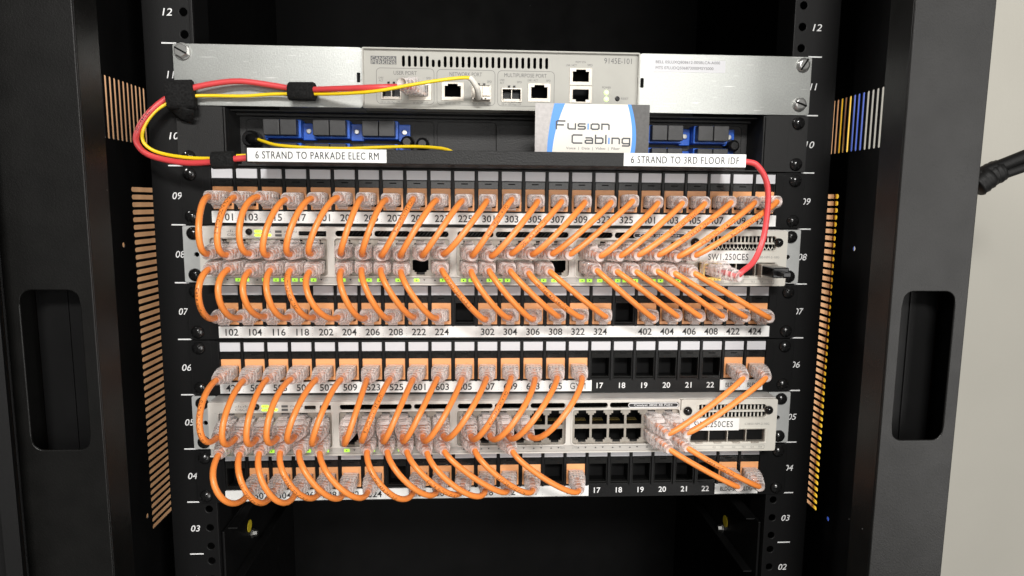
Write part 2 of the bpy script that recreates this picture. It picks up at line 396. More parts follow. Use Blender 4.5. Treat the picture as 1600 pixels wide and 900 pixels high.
# rails
for sgn in (1, -1):
    holes = []
    for u in range(0, 16):
        for dz in (6.35, 22.2, 38.1):
            z = base(u) + dz
            if ZB + 5 < z < ZT - 5: holes.append(circ(sgn * 233.3, z, 2.9, 14))
    m = MB().plate(rrect(min(sgn * 226.6, sgn * 263), max(sgn * 226.6, sgn * 263), ZB + 2, ZT - 2), holes, .2, 2.2)
    x = sorted((sgn * 226.6, sgn * 228.6)); m.box(x[0], x[1], 2.2, 30, ZB + 2, ZT - 2)
    x = sorted((sgn * 261, sgn * 263)); m.box(x[0], x[1], 2.2, 30, ZB + 2, ZT - 2)
    ra = m.build('mounting_rail', 'rail', cab, (sgn * 244, 0, -330), bevel=.5)
    t = MB()
    for u in range(1, 15):
        t.text('%02d' % u, (244.9 if sgn > 0 else -244.6), base(u) + 22, 5.2, .05, 0, width=7.2 if u != 11 else 5.6, shear=.2, bold=.006)
        x = sorted((sgn * 239.3, sgn * 250)); t.box(x[0], x[1], .02, .15, base(u) - .5, base(u) + .5)
    t.build('unit_numbers', 'white', ra)
    h = MB()
    for u in range(2, 4):
        for dz in (6.35, 22.2, 38.1):
            z = base(u) + dz
            h.lathe((sgn * 233.3, 3.5, z), (sgn * 233.3, .6, z), [(0, 2.88), (1, 2.88)], 14)
    # brace from the rail back to the rear
    m = MB().box(min(sgn * 224, sgn * 226), max(sgn * 224, sgn * 226), 5, 395, -34, 16)
    m.box(min(sgn * 216, sgn * 224), max(sgn * 216, sgn * 224), 12, 395, 14.5, 16); m.box(min(sgn * 216, sgn * 224), max(sgn * 216, sgn * 224), 12, 395, -34, -32.5)
    br = m.build('depth_brace', 'inside', cab, (sgn * 225, 5, 0), bevel=.6)
    xs = sgn * 223.8
    yb = 62 if sgn < 0 else 76
    zb = -14 if sgn < 0 else -25
    st = MB().cyl((xs, yb, zb + 6), (xs - sgn * .4, yb, zb + 6), 5.5, n=20)
    st.build('round_sticker', 'sticker', br)
    bo = MB().lathe((xs, yb + 6, zb - 4), (xs - sgn * 5, yb + 6, zb - 4), [(0, 4.4), (.3, 4.4), (.31, 3.2), (1, 2.8)], 6, smooth=False)
    bo.build('bolt', 'boltsteel', br)

# ---------------------------------------------------------------- screws
def screw_mb(r=5.1):
    m = MB().lathe((0, 0, 0), (0, -3.4, 0), [(0, r), (.25, r * .98), (.6, r * .82), (.85, r * .52), (1, r * .3)], 18)
    m.box(-r * .62, r * .62, -3.3, -2.75, -.45, .45, 1); m.box(-.45, .45, -3.35, -2.8, -r * .62, r * .62, 1)
    return m
SCREW = screw_mb().mesh('screw', ['screw', 'void_shade'], (0, 0, 0))
SMALLSCREW = screw_mb(3.6).mesh('module_screw', ['screw', 'void_shade'], (0, 0, 0))
hx = MB().lathe((0, 0, 0), (0, -1.2, 0), [(0, 6.3), (1, 6.1)], 20)
hx.lathe((0, -1.2, 0), (0, -4.2, 0), [(0, 5.2), (.8, 5.2), (1, 4.6)], 6, smooth=False); hx.box(-4.6, 4.6, -4.4, -4.15, -.6, .6, 1)
HEX = hx.mesh('hex_screw', ['zinc', 'void_shade'], (0, 0, 0))
sl = MB().lathe((0, 0, 0), (0, -3.4, 0), [(0, 5.4), (.5, 5.2), (.85, 4.2), (1, 3.2)], 20); sl.box(-4.8, 4.8, -3.7, -2.8, -.65, .65, 1)
SLOT = sl.mesh('slotted_screw', ['zinc', 'void_shade'], (0, 0, 0))
def put(me, name, parent, p, rot=0.0):
    o = bpy.data.objects.new(name, me); COL.objects.link(o); o.parent = parent; q = LOC[parent]
    o.location = [(p[i] - q[i]) * MM for i in range(3)]; o.rotation_euler = (0, rot, 0); LOC[o] = tuple(p); return o

# ---------------------------------------------------------------- patch panels
PITCH = 18.2
def px(i): return -209.3 + PITCH * i          # i = 0..23
def jack_mesh():
    m = MB().plate(rrect(-7.5, 7.5, 0, 17, .4, 2), [rrect(-6.1, 6.1, 2.6, 11.2, .3, 2)], -3.2, -1.6)
    for x0, x1, z0, z1 in ((-6.9, -6.1, 2, 12), (6.1, 6.9, 2, 12), (-6.9, 6.9, 1.8, 2.6), (-6.9, 6.9, 11.2, 12)): m.box(x0, x1, -1.6, 10, z0, z1)
    m.box(-6.1, 6.1, 9, 10, 2.6, 11.2, 1)
    m.frame(-6.9, 6.9, 1.7, 12.4, .4, .55, -3.6, -3.2)
    return m.mesh('jack', ['jack', 'void_shade'], (0, 0, 0))
JACK = jack_mesh()
tb = MB().box(-7.5, 7.5, -3.4, -1.2, 0, 5.2).box(-2.6, 2.6, -3.55, -3.2, 3.1, 3.9, 1).box(-7.5, 7.5, -4.2, -3.4, 4.6, 5.2)
TAB = tb.mesh('latch_tab', ['smoke', 'void_shade'], (0, 0, 0))
ep = MB().frame(-7.65, 7.65, 0, 18, .6, .6, -3.2, -1)
ep.box(-7, 7, 11.5, 12, 1, 17, 1)
for x0, x1, z0, z1 in ((-7.3, -7.0, 1, 17), (7.0, 7.3, 1, 17), (-7.3, 7.3, .6, 1), (-7.3, 7.3, 17, 17.4)): ep.box(x0, x1, -1, 11.5, z0, z1, 1)
ep.box(-7, 7, -2.7, 1, 1.0, 2.0)
EMPTYP = ep.mesh('empty_port', ['smoke', 'void_shade', 'panel'], (0, 0, 0))
IC = MB().box(-7.7, 7.7, -3.7, -2.9, -3.5, 3.5).mesh('icon_window', ['icon'], (0, 0, 0))

def patch_panel(u, labels, strips, desc, printed):
    z0 = base(u)
    t = thing('patch_bay', desc, 'patch panel', (0, 0, z0), 'black patch panels in the rack')
    holes = []
    for i in range(24): holes += [rrect(px(i) - 7.7, px(i) + 7.7, z0 + 11.6, z0 + 34.6, .8, 2)]
    m = MB().plate(rrect(-240.1, 241.3, z0 + .4, z0 + 44.0, 2.5), holes, -3, 0)
    m.frame(-239.5, -224, z0 + 1.2, z0 + 43.2, 2.5, .25, -3.2, -3.0); m.frame(224, 240.6, z0 + 1.2, z0 + 43.2, 2.5, .25, -3.2, -3.0)
    m.box(-219, 219, 13, 14, z0 + 2, z0 + 42)
    for i in range(25): m.box(px(i) - PITCH / 2 - .9, px(i) - PITCH / 2 + .9, -4.6, -2.9, z0 + 10.8, z0 + 43.6)
    m.build('panel_plate', 'panel', t, bevel=.25)
    for i, lb in enumerate(labels):
        x = px(i)
        put(IC, 'icon_window', t, (x, 0, z0 + 39))
        if lb is None:
            e = put(EMPTYP, 'empty_port', t, (x, 0, z0 + 11.8)); put(TAB, 'latch_tab', e, (x, 0, z0 + 29.4))
        else:
            j = put(JACK, 'jack', t, (x, 0, z0 + 12.2)); put(TAB, 'latch_tab', j, (x, 0, z0 + 29.4))
    for (xa, xb, offs, h, mi) in strips:
        m = MB().box(xa, xb, -4.3, -3.1, z0 + 2.0, z0 + 10.9)
        for i, lb in enumerate(labels):
            if xa < px(i) < xb:
                if lb and lb != '-': m.text(lb, px(i) + (offs[0] + offs[1] * i), z0 + 6.4, h, -4.34, mi, maxw=12.5 if h > 4.5 else 12.0, bold=0 if 'M' in lb else .012)
                if px(i) + PITCH / 2 < xb - 2:
                    for dz in (3.6, 5.0, 9.2): m.box(px(i) + 8.9, px(i) + 9.2, -4.34, -4.3, z0 + dz, z0 + dz + .35, 2)
        m.build('label_strip', ['label', 'ink', 'inkgrey'], t, bevel=.15)
    if printed:
        m = MB()
        for i in range(16, 22): m.text(str(i + 1), px(i), z0 + 6.3, 4.6, -3.1, 0, bold=.012)
        m.build('port_numbers', 'white', t)
    for sx in (-1, 1):
        for dz in (6.35, 38.1): put(SCREW, 'screw', t, (sx * 233.3, -3, z0 + dz), random.uniform(0, 1.5))
    return t
L9 = '101 103 115 117 201 203 205 207 209 223 225 301 303 305 307 309 323 325 401 403 405 407 409 423'.split()
L7 = '102 104 116 118 202 204 206 208 222 224 x 302 304 306 308 322 324 x 402 404 406 408 422 424'.split()
L6 = '425 501 503 505 507 509 523 525 601 603 605 607 609 623 625 GYM x x x x x x BLDG-1 BLDG-3'.split()
L4 = 'x 502 504 506 508 522 524 x 602 604 606 608 622 624 x MPR x x x x x x BLDG-2 BLDG-4'.split()
L7 = [None if s == 'x' else s for s in L7]; L6 = [None if s == 'x' else s for s in L6]; L4 = [None if s == 'x' else s for s in L4]
patch_panel(9, L9, [(-218, 219, (2.7, -.22), 5.3, 1)], 'topmost black patch panel, numbered 101 to 423, with orange jacks', False)
patch_panel(7, L7, [(-217, 219, (2.2, -.2), 5.3, 1)], 'black patch panel numbered 102 to 424 between the two white switches', False)
patch_panel(6, L6, [(-218, 75, (1.2, -.08), 5.3, 1), (180.5, 216, (0, 0), 3.6, 1)], 'black patch panel directly above the lower switch, ending in GYM and BLDG-3', True)
patch_panel(4, L4, [(-218, 74.5, (1.4, -.16), 5.3, 1), (180.5, 217, (0, 0), 3.6, 1)], 'lowest black patch panel, below the lower switch, ending in MPR and BLDG-4', True)

# ---------------------------------------------------------------- switches
BC = (-171.6, -81.0, 9.6, 100.2)
def col_x(c): return BC[c // 6] + (c % 6 - 2.5) * 13.8
def port_hole(cx, up, z0):
    if up: return [(cx - 6.0, z0 + 23.2), (cx + 6.0, z0 + 23.2), (cx + 6.0, z0 + 31.0), (cx + 4.6, z0 + 31.0), (cx + 4.6, z0 + 32.4), (cx + 3.1, z0 + 32.4), (cx + 3.1, z0 + 34.6), (cx - 3.1, z0 + 34.6), (cx - 3.1, z0 + 32.4), (cx - 4.6, z0 + 32.4), (cx - 4.6, z0 + 31.0), (cx - 6.0, z0 + 31.0)]
    return [(cx - 6.0, z0 + 19.8), (cx + 6.0, z0 + 19.8), (cx + 6.0, z0 + 12.0), (cx + 4.6, z0 + 12.0), (cx + 4.6, z0 + 10.6), (cx + 3.1, z0 + 10.6), (cx + 3.1, z0 + 8.6), (cx - 3.1, z0 + 8.6), (cx - 3.1, z0 + 10.6), (cx - 4.6, z0 + 10.6), (cx - 4.6, z0 + 12.0), (cx - 6.0, z0 + 12.0)]
LEDM = MB().box(-2.0, 2.0, -.35, .2, -1.15, 1.15).mesh('status_light', ['led'], (0, 0, 0))

def network_switch(u, lab, tagtext, lit, sfp):
    z0 = base(u)
    t = thing('network_switch', lab, 'network switch', (0, 0, z0), 'rack mounted network switches')
    m = MB()
    m.box(-221.5, 221.5, -17.5, 300, z0 + 43.2, z0 + 44.1); m.box(-221.5, 221.5, -17.5, 300, z0 + 1, z0 + 2)
    m.box(-221.5, -220.5, -17.5, 300, z0 + 2, z0 + 43.2); m.box(220.5, 221.5, -17.5, 300, z0 + 2, z0 + 43.2)
    m.box(-220.5, 220.5, 2, 3, z0 + 2, z0 + 43.2, 1)
    for x in (-130, -20, 52, 140): m.cyl((x, -9, z0 + 44.0), (x, -9, z0 + 44.25), 1.6, n=10, mi=0)
    m.build('housing', ['top_steel', 'void_shade'], t, bevel=.3)
    # bezel
    holes = []; bars = MB()
    for k, c in enumerate(BC):
        holes.append(rrect(c - 42.6, c + 42.6, z0 + 7.4, z0 + 36.0, 2.4, 4))
    vents = [(BC[1] - 42, BC[1] - 14.8), (BC[1] - 13.2, BC[1] + 13.2), (BC[1] + 14.8, BC[1] + 42)]
    vents += [(BC[2] - 42, BC[2] - 14.8), (BC[2] - 13.2, BC[2] + 13.2), (BC[2] + 14.8, BC[2] + 42)]
    vents += [(BC[3] - 42, BC[3] - 14.8), (BC[3] - 13.2, BC[3] + 42)]
    for a, bb in vents: holes.append(rrect(a, bb, z0 + 37.3, z0 + 41.6, 2.0, 4))
    holes.append(rrect(-149.8, -141, z0 + 37.8, z0 + 41.0, .6, 2)); holes.append(rrect(-138, -129.5, z0 + 37.2, z0 + 41.2, .3, 2))
    bz = MB().plate(rrect(-222, 143.4, z0 + 7.0, z0 + 44.0, 1.2), holes, -20, -18)
    bz.plate(rrect(-222, 143.4, z0 + .8, z0 + 1.9, .3), [], -20, -17.8)
    for c in BC: bz.frame(c - 43.6, c + 43.6, z0 + 6.9, z0 + 36.9, 3.2, .9, -20.7, -19.9)
    for k in (1, 2, 3): bz.frame(BC[k] - 43, BC[k] + 43, z0 + 36.7, z0 + 42.3, 2.7, .6, -20.5, -19.9)
    bz.frame(-219.5, -127, z0 + 35.4, z0 + 42.6, .8, .3, -20.25, -19.95)
    bo = bz.build('front_bezel', 'switch', t, bevel=.35)
    q = MB()
    for k in (1, 2, 3):
        for j in range(30):
            x = BC[k] - 41 + j * 2.8
            q.add([(x, -10, z0 + 37.3), (x + .5, -10, z0 + 37.3), (x + 4.5, -10, z0 + 41.6), (x + 4, -10, z0 + 41.6)], [(0, 1, 2, 3)])
    q.build('vent_grille', 'smoke', t)
    # light strip
    m = MB().box(-221.6, 143.0, -18.9, -17.9, z0 + 2.0, z0 + 6.95, 0)
    for c in range(24):
        for d in (-1, 1):
            x = col_x(c) + d * 2.9
            if d < 0: tri = [(x - .85, -19.05, z0 + 4.1), (x + .85, -19.05, z0 + 4.1), (x, -19.05, z0 + 5.3)]
            else: tri = [(x - .85, -19.05, z0 + 5.3), (x, -19.05, z0 + 4.1), (x + .85, -19.05, z0 + 5.3)]
            if lit.get((c, d)): tri = [(a, -19.4, zz) for a, _, zz in tri]
            m.add(tri, [(0, 1, 2)], 1)
    for k in range(4):
        m.text('%dX' % (12 * k + 1), BC[k] - 40.3, z0 + 4.6, 1.7, -18.95, 2); m.text('%dX' % (12 * k + 12), BC[k] + 40.6, z0 + 4.6, 1.7, -18.95, 2)
    sp = m.build('light_strip', ['switch_strip', 'ink', 'inkgrey'], t)
    for (c, d), on in lit.items():
        if on: put(LEDM, 'status_light', t, (col_x(c) + d * 2.9, -19, z0 + 4.6))
    # port blocks
    for k, c in enumerate(BC):
        hs = []
        m = MB()
        for j in range(6):
            x = c + (j - 2.5) * 13.8
            hs += [port_hole(x, True, z0), port_hole(x, False, z0)]
            for n in range(8):
                m.box(x - 4 + n * 1.1, x - 3.6 + n * 1.1, -9, -3, z0 + 23.6, z0 + 24.0, 1); m.box(x - 4 + n * 1.1, x - 3.6 + n * 1.1, -9, -3, z0 + 19.0, z0 + 19.4, 1)
            m.box(x - 2.7, x + 2.7, -17.0, -15, z0 + 8.9, z0 + 10.4, 3)
        for j in range(7):
            x = c + (j - 3) * 13.8; m.box(x - .5, x + .5, -16.4, -1, z0 + 8, z0 + 35.5, 2)
        m.box(c - 41, c + 41, -16.4, -1, z0 + 20.2, z0 + 22.8, 2)
        m.plate(rrect(c - 42.5, c + 42.5, z0 + 7.5, z0 + 35.9, 2.2), hs, -17.6, -16.6, 0)
        m.build('port_block', ['nickel', 'gold', 'void_shade', 'smoke'], t)
    # indicator module top left
    m = MB()
    for i, hh in enumerate((.9, 1.6, 2.5, 1.6, .9, 1.6, 2.5, 1.6, .9)): m.box(-201.6 + i * 1.25, -201.2 + i * 1.25, -20.05, -19.95, z0 + 40.0, z0 + 40.0 + hh * .7)
    m.text('CISCO', -196.3, z0 + 38.2, 1.7, -20.04, 0, width=10.5)
    for s, x, z in (('DUPLX', -172.4, 40.6), ('SPEED', -164.5, 40.6), ('STACK', -157.5, 40.6), ('PoE', -152, 40.6), ('S-PWR', -157.5, 37.9), ('MODE', -185.6, 37.0), ('CONSOLE', -145.4, 36.6)):
        m.text(s, x, z0 + z, 1.3, -20.04, 0)
    for x, z in ((-164.4, 37.9), (-164.4, 40.6)): m.box(x - 2.4, x + 2.4, -20.06, -19.95, z0 + z - .9, z0 + z + .9, 0)
    m.build('printing', 'inkmid', bo)
    MB().lathe((-185.6, -20, z0 + 40.4), (-185.6, -22.4, z0 + 40.4), [(0, 2.5), (.5, 2.4), (.85, 1.8), (1, 1)], 16).build('mode_button', 'gloss', t)
    lm = MB()
    for x, z in ((-179, 40.8), (-179, 38.0), (-172.4, 38.0)): lm.plate(rrect(x - 2.8, x + 2.8, z0 + z - 1, z0 + z + 1, .9), [], -20.3, -19.9)
    lo = lm.build('mode_lights', 'ledy', t)
    tx = MB()
    for s, x, z in (('SYST', -179, 40.8), ('XPS', -179, 38.0), ('ACTV', -172.4, 38.0)): tx.text(s, x, z0 + z, 1.15, -20.34)
    tx.build('light_names', 'ink', lo)
    MB().box(-149, -141.8, -19, -14, z0 + 38.6, z0 + 40.2).build('console_port', 'smoke', t)
    MB().box(-136, -131.2, -19, -10, z0 + 38.5, z0 + 39.9).build('usb_port', 'gloss', t)
    bd = MB().frame(101.5, 141.5, z0 + 37.5, z0 + 41.4, 1.9, .55, -20.9, -19.6, 0); bd.plate(rrect(101.9, 141.1, z0 + 37.8, z0 + 41.1, 1.6), [], -20.4, -19.4, 1)
    bd.text('Catalyst 3850 48 PoE+', 121.5, z0 + 39.5, 1.7, -20.5, 0, width=31, bold=.01)
    bd.build('name_badge', ['white', 'ink'], t)
    # uplink module
    xa, xb = 143.9, 222
    hs = [rrect(157.5, 213, z0 + 34.6, z0 + 39.4, 2.3, 5), rrect(157.5, 213, z0 + 28.4, z0 + 33.2, 2.3, 5), rrect(151.8, 213.2, z0 + 8.2, z0 + 19.2, .6, 2)]
    m = MB().plate(rrect(xa, xb, z0 + .8, z0 + 43.6, 1.6), hs, -20.4, -17.5)
    m.frame(156.3, 214.2, z0 + 33.9, z0 + 40.1, 3.0, .6, -20.7, -20.3); m.frame(156.3, 214.2, z0 + 27.7, z0 + 33.9, 3.0, .6, -20.7, -20.3)
    m.frame(150.0, 215.0, z0 + 7.0, z0 + 20.0, 1.6, .7, -20.7, -20.3)
    mo = m.build('uplink_module', 'module', t, bevel=.4)
    m = MB()
    for k in range(5):
        x = 152.3 + k * 15.1; m.box(x - .35, x + .35, -20.0, 0, z0 + 8.4, z0 + 19.0)
    m.box(152, 213, -20.1, 0, z0 + 8.25, z0 + 8.8); m.box(152, 213, -20.1, 0, z0 + 18.6, z0 + 19.1)
    for k in range(4): m.box(156.5 + k * 15.1, 162.5 + k * 15.1, -21.2, -18, z0 + 7.6, z0 + 8.7)
    m.box(152.1, 212.9, -16.5, -15.9, z0 + 8.85, z0 + 18.55, 1)  # dark sheet just inside the cages, paints the shade of their depth
    m.build('sfp_cage', ['nickel', 'void_shade'], mo)
    m = MB(); n = 18
    for i in range(n):
        x = 159 + i * 3.05
        m.box(x - .55, x + .55, -17.2, -16.4, z0 + 34.4, z0 + 39.6)
        if sfp: 
            m.add([(x - .8, -17, z0 + 28.4), (x - .2, -17, z0 + 28.4), (x + 1.0, -17, z0 + 30.8), (x + 1.0, -17, z0 + 33.2), (x + .4, -17, z0 + 33.2), (x + .4, -17, z0 + 31)], [(0, 1, 2, 3, 4, 5)])
            m.add([(x + 2.2, -17, z0 + 28.4), (x + 2.8, -17, z0 + 28.4), (x + 1.2, -17, z0 + 31), (x + .7, -17, z0 + 30.6)], [(0, 1, 2, 3)])
        else: m.box(x - .55, x + .55, -17.2, -16.4, z0 + 28.2, z0 + 33.4)
    m.build('module_grille', 'module', mo)
    for x, z in ((149.3, 34.4), (214.8, 34.6)): put(SMALLSCREW, 'module_screw', mo, (x, -20.4, z0 + z), .6)
    m = MB()
    m.text('C3850-NM-2-10G', 206, z0 + 23.3, 1.7, -20.45, 0, width=20)
    m.frame(152, 213, z0 + 2.6, z0 + 5.8, .6, .2, -20.5, -20.42)
    for s, x in (('G1', 156), ('G2', 172), ('TE1', 178.5), ('G3', 188), ('TE3', 196), ('G4', 203), ('TE4', 209.5)): m.text(s, x, z0 + 4.2, 1.5, -20.45)
    m.build('module_printing', 'inkgrey', mo)
    xl0, xl1 = (153.0, 198.2) if sfp else (151.2, 191.2)
    m = MB().box(xl0, xl1, -20.9, -20.72, z0 + 18.3, z0 + 28.3); m.text(tagtext, (xl0 + xl1) / 2 - (0 if sfp else .8), z0 + 23.5, 4.9, -20.94, 1, width=31.5, sp=1.15, bold=.008)
    m.build('name_label', ['label', 'ink'], t)
    for sx in (-1, 1):
        x = sorted((sx * 222.6, sx * 241.2))
        e = MB().plate(rrect(x[0], x[1], z0 + .6, z0 + 43.8, 1.2), [circ(sx * 231.5, z0 + 22, 1.9, 12)], -2.2, -.1)
        x = sorted((sx * 222.2, sx * 224.2)); e.box(x[0], x[1], -2.2, 40, z0 + 2, z0 + 42)
        eo = e.build('rack_ear', 'ear', t, bevel=.5)
        for dz in (6.35, 38.1): put(SCREW, 'screw', eo, (sx * 233.3, -2.2, z0 + dz), random.uniform(0, 1.5))
    return t
lit1 = {}; lit2 = {}
r1 = random.Random(3)
for c in range(24):
    a = r1.random()
    if c in (10, 17): lit1[(c, -1)] = True
    elif a < .35: lit1[(c, -1)] = True
    elif a < .5: lit1[(c, 1)] = True
    else: lit1[(c, -1)] = lit1[(c, 1)] = True
for c in range(11):
    if c in (6,): lit2[(c, -1)] = True; continue
    lit2[(c, -1 if r1.random() < .6 else 1)] = True
lit2[(5, -1)] = lit2[(5, 1)] = True; lit2[(4, -1)] = True
network_switch(8, 'upper pale grey network switch with the red cord plugged in, tagged SW1.250CES', 'SW1.250CES', lit1, True)
network_switch(5, 'lower pale grey network switch with empty ports on its right, tagged SW2.250CES', 'SW2.250CES', lit2, False)

# ---------------------------------------------------------------- plugs and cords
def sect(s, hw, hh, e, n=20):
    out = []
    for i in range(n):
        w = 2 * math.pi * i / n; c, q = math.cos(w), math.sin(w)
        out.append((hw * math.copysign(abs(c) ** (2 / e), c), s, hh * math.copysign(abs(q) ** (2 / e), q)))
    return out
def loft(m, secs, mi=0, smooth=True):
    n = len(secs[0]); vs = [p for q in secs for p in q]; fs = []
    for j in range(len(secs) - 1):
        for i in range(n): fs.append((j * n + i, j * n + (i + 1) % n, (j + 1) * n + (i + 1) % n, (j + 1) * n + i))
    fs.append(tuple(range(n))); fs.append(tuple(reversed([(len(secs) - 1) * n + i for i in range(n)])))
    return m.add(vs, fs, mi, smooth)
pl = MB()
pl.box(-5.8, 5.8, -6, 11, -4.0, 4.0)
pl.box(-3.0, 3.0, -5, 1, 3.9, 4.9)
pl.add([(-3, -4, 4.6), (3, -4, 4.6), (3, -4, 5.5), (-3, -4, 5.5), (-3, 11, 6.6), (3, 11, 6.6), (3, 11, 7.5), (-3, 11, 7.5)], [(0, 3, 2, 1), (4, 5, 6, 7), (0, 1, 5, 4), (2, 3, 7, 6), (1, 2, 6, 5), (0, 4, 7, 3)])
for n in range(4): pl.box(-4.2 + n * 2.4, -3.2 + n * 2.4, -5, 10.5, -2.6, -.8, 1 + n % 2)
for n in range(4): pl.box(-3.4 + n * 2.4, -2.6 + n * 2.4, -5, 9.5, .4, 1.6, 2 - n % 2)
pl.box(-5.0, 5.0, 1.5, 3.0, 2.2, 3.4, 2)
PLUG = pl.mesh('plug', ['clear', 'wire', 'wirew'], (0, 0, 0))
bt = MB(); secs = [sect(4.5, 6.5, 4.7, 6), sect(5.5, 6.7, 4.9, 6), sect(12, 6.7, 4.9, 6), sect(14, 6.5, 4.8, 5)]
for i in range(6):
    s = 15 + i * 2.2; f = i / 5
    hw = 6.3 - 2.1 * f; hh = 4.75 - .45 * f; e = 4.5 - 2.2 * f
    secs += [sect(s, hw - .55, hh - .5, e), sect(s + .35, hw - .55, hh - .5, e), sect(s + .6, hw, hh, e), sect(s + 1.9, hw - .1, hh, e)]
secs += [sect(28.4, 3.9, 3.9, 2), sect(29.2, 3.5, 3.5, 2)]
loft(bt, secs)
bt.add([(-3.6, 8, 4.4), (3.6, 8, 4.4), (3.4, 17, 4.2), (-3.4, 17, 4.2), (-3.2, 8.6, 8.2), (3.2, 8.6, 8.2), (3.0, 12, 7.8), (-3.0, 12, 7.8)], [(0, 3, 2, 1), (4, 5, 6, 7), (0, 1, 5, 4), (2, 3, 7, 6), (1, 2, 6, 5), (0, 4, 7, 3)])
BOOT = bt.mesh('boot', ['clearboot'], (0, 0, 0))

def aim(o, parent, p, d, up):
    d = Vector(d).normalized(); up = Vector(up); z = (up - d * up.dot(d)).normalized(); x = d.cross(z)
    R = Matrix((x, d, z)).transposed().to_4x4(); q = LOC[parent]
    o.matrix_basis = Matrix.Translation([(p[i] - q[i]) * MM for i in range(3)]) @ R
def plug(parent, p, d, up):
    o = bpy.data.objects.new('plug', PLUG); COL.objects.link(o); o.parent = parent; aim(o, parent, p, d, up)
    k = bpy.data.objects.new('boot', BOOT); COL.objects.link(k); k.parent = o
    return o
def bez(a, b, c, d, n=26):
    out = []
    for i in range(n + 1):
        t = i / n; s = 1 - t; out.append(a * s ** 3 + b * (3 * s * s * t) + c * (3 * s * t * t) + d * t ** 3)
    return out
def plen(p): return sum((p[i + 1] - p[i]).length for i in range(len(p) - 1))

def wrap_text(path, r, s, start, h=2.2):
    """lettering laid along the side of a cord that faces the open front"""
    vs, fs = text_data(s, 0, .012, 1.1); k = h / 0.7
    cum = [0]
    for i in range(len(path) - 1): cum.append(cum[-1] + (path[i + 1] - path[i]).length)
    out = []
    for x, y, _ in vs:
        a = start + x * k; i = 0
        while i < len(cum) - 2 and cum[i + 1] < a: i += 1
        f = (a - cum[i]) / (cum[i + 1] - cum[i]); P = path[i].lerp(path[i + 1], min(f, 1.0))
        T = (path[min(i + 2, len(path) - 1)] - path[max(i - 1, 0)]).normalized()
        V = (CAM / MM * 0 + Vector((0, -1, 0.0))); N = (V - T * V.dot(T)).normalized(); B = N.cross(T)
        w = (y * k - h / 2) / r
        out.append(P + (N * math.cos(w) - B * math.sin(w) * -1) * (r + .06))
    return MB().add(out, fs)
PRINT = ['CAT6 PATCH CABLE', 'UTP 24AWG CAT6', 'Cable verified UTP', 'UL TYPE CM 75C', 'APPROVED CABLE', 'verified 4PR 24AWG']
NPR = [0]
def patch_cord(label, pa, upa, pb, upb, target, tiltA, tiltB, sag=0.0, side=0.0, printed=False, taut=False):
    t = thing('network_lead', label, 'patch cord', pa, 'orange patch cords between panels and switches')
    pa = Vector(pa); pb = Vector(pb)
    dA = Vector((tiltA[0] / 29, -1, tiltA[1] / 29)).normalized(); dB = Vector((tiltB[0] / 29, -1, tiltB[1] / 29)).normalized()
    plug(t, pa, dA, (0, 0, upa)); plug(t, pb, dB, (0, 0, upb))
    a, b = pa + dA * 26.5, pb + dB * 26.5
    lo, hi = 2.0, 90.0; ch = (b - a).length
    off = Vector((side, 0, sag))
    def mk(h):
        k = min(1, h / 25)
        return bez(a, a + dA * h + off * k, b + dB * h + off * k, b)
    tg = max(target, ch * 1.05) if not taut else ch * 1.025
    for _ in range(22):
        mid = (lo + hi) / 2
        if plen(mk(mid)) < tg: lo = mid
        else: hi = mid
    mid = mk(hi)
    path = [pa + dA * 9, pa + dA * 15, pa + dA * 21] + mid + [pb + dB * 21, pb + dB * 15, pb + dB * 9]
    sh = MB().tube(path, 2.2, 14).build('sheath', 'cord', t)
    if printed:
        s = PRINT[NPR[0] % len(PRINT)]; NPR[0] += 1
        L = plen(path); w = max(v[0] for v in text_data(s, 0, .012, 1.1)[0]) * 2.2 / .7
        wrap_text(path, 2.2, s, max(24, (L - w) * random.uniform(.35, .65))).build('printed_text', 'cordink', sh)
    return t
rj = random.Random(11)
def jit(a): return rj.uniform(-a, a)
YS, YP = -17.6, -3.2
z9, z8, z7, z6, z5, z4 = base(9), base(8), base(7), base(6), base(5), base(4)
ZJ = 20.6       # jack centre above the panel base
for i in range(24):
    sx = col_x(i); dx = sx - px(i)
    patch_cord('orange cord from jack numbered %s down to the upper switch' % L9[i],
               (px(i), YP, z9 + ZJ), -1, (sx, YS, z8 + 27.4), 1, 66 + jit(3),
               (dx * .03 + jit(1), jit(1)), (-dx * .10 + jit(1), -1.5 + jit(1)), sag=jit(1.5), side=(3 if i == 0 else -3.5 if i < 6 else 0) + jit(2), printed=i in (1, 8, 12, 14, 20, 21, 22, 23))
for i in range(24):
    if L7[i] is None: continue
    sx = col_x(i); dx = px(i) - sx
    patch_cord('orange cord from the upper switch down to the jack numbered %s' % L7[i],
               (sx, YS, z8 + 15.6), -1, (px(i), YP, z7 + ZJ), -1, 69 + jit(3),
               (dx * .08 + jit(1), -1 + jit(1)), (-dx * .05 + jit(1), 2.2 + jit(1)), sag=-4 + jit(2), side=(-2 if i < 6 else 0) + jit(2), printed=i in (0, 4, 11, 15))
for i in range(24):
    if L6[i] is None: continue
    if i < 16: sx = col_x(i); 
    else: sx = col_x(i)
    dx = sx - px(i)
    patch_cord('orange cord from jack labelled %s down to the lower switch' % L6[i],
               (px(i), YP, z6 + ZJ), -1, (sx, YS, z5 + 27.4), 1, 84 + jit(3),
               (dx * .04 + jit(1), -.3 + jit(.6)), (-dx * .10 + jit(1), -2.5 + jit(1)), sag=-1 + jit(2), side=(-3 if i < 6 else 0) + jit(2.5), printed=i in (0, 7, 12), taut=i > 20)
S4 = {1: 0, 2: 1, 3: 2, 4: 3, 5: 4, 6: 5, 8: 7, 9: 8, 10: 9, 11: 10, 12: 11, 13: 12, 15: 14, 22: 22, 23: 23}
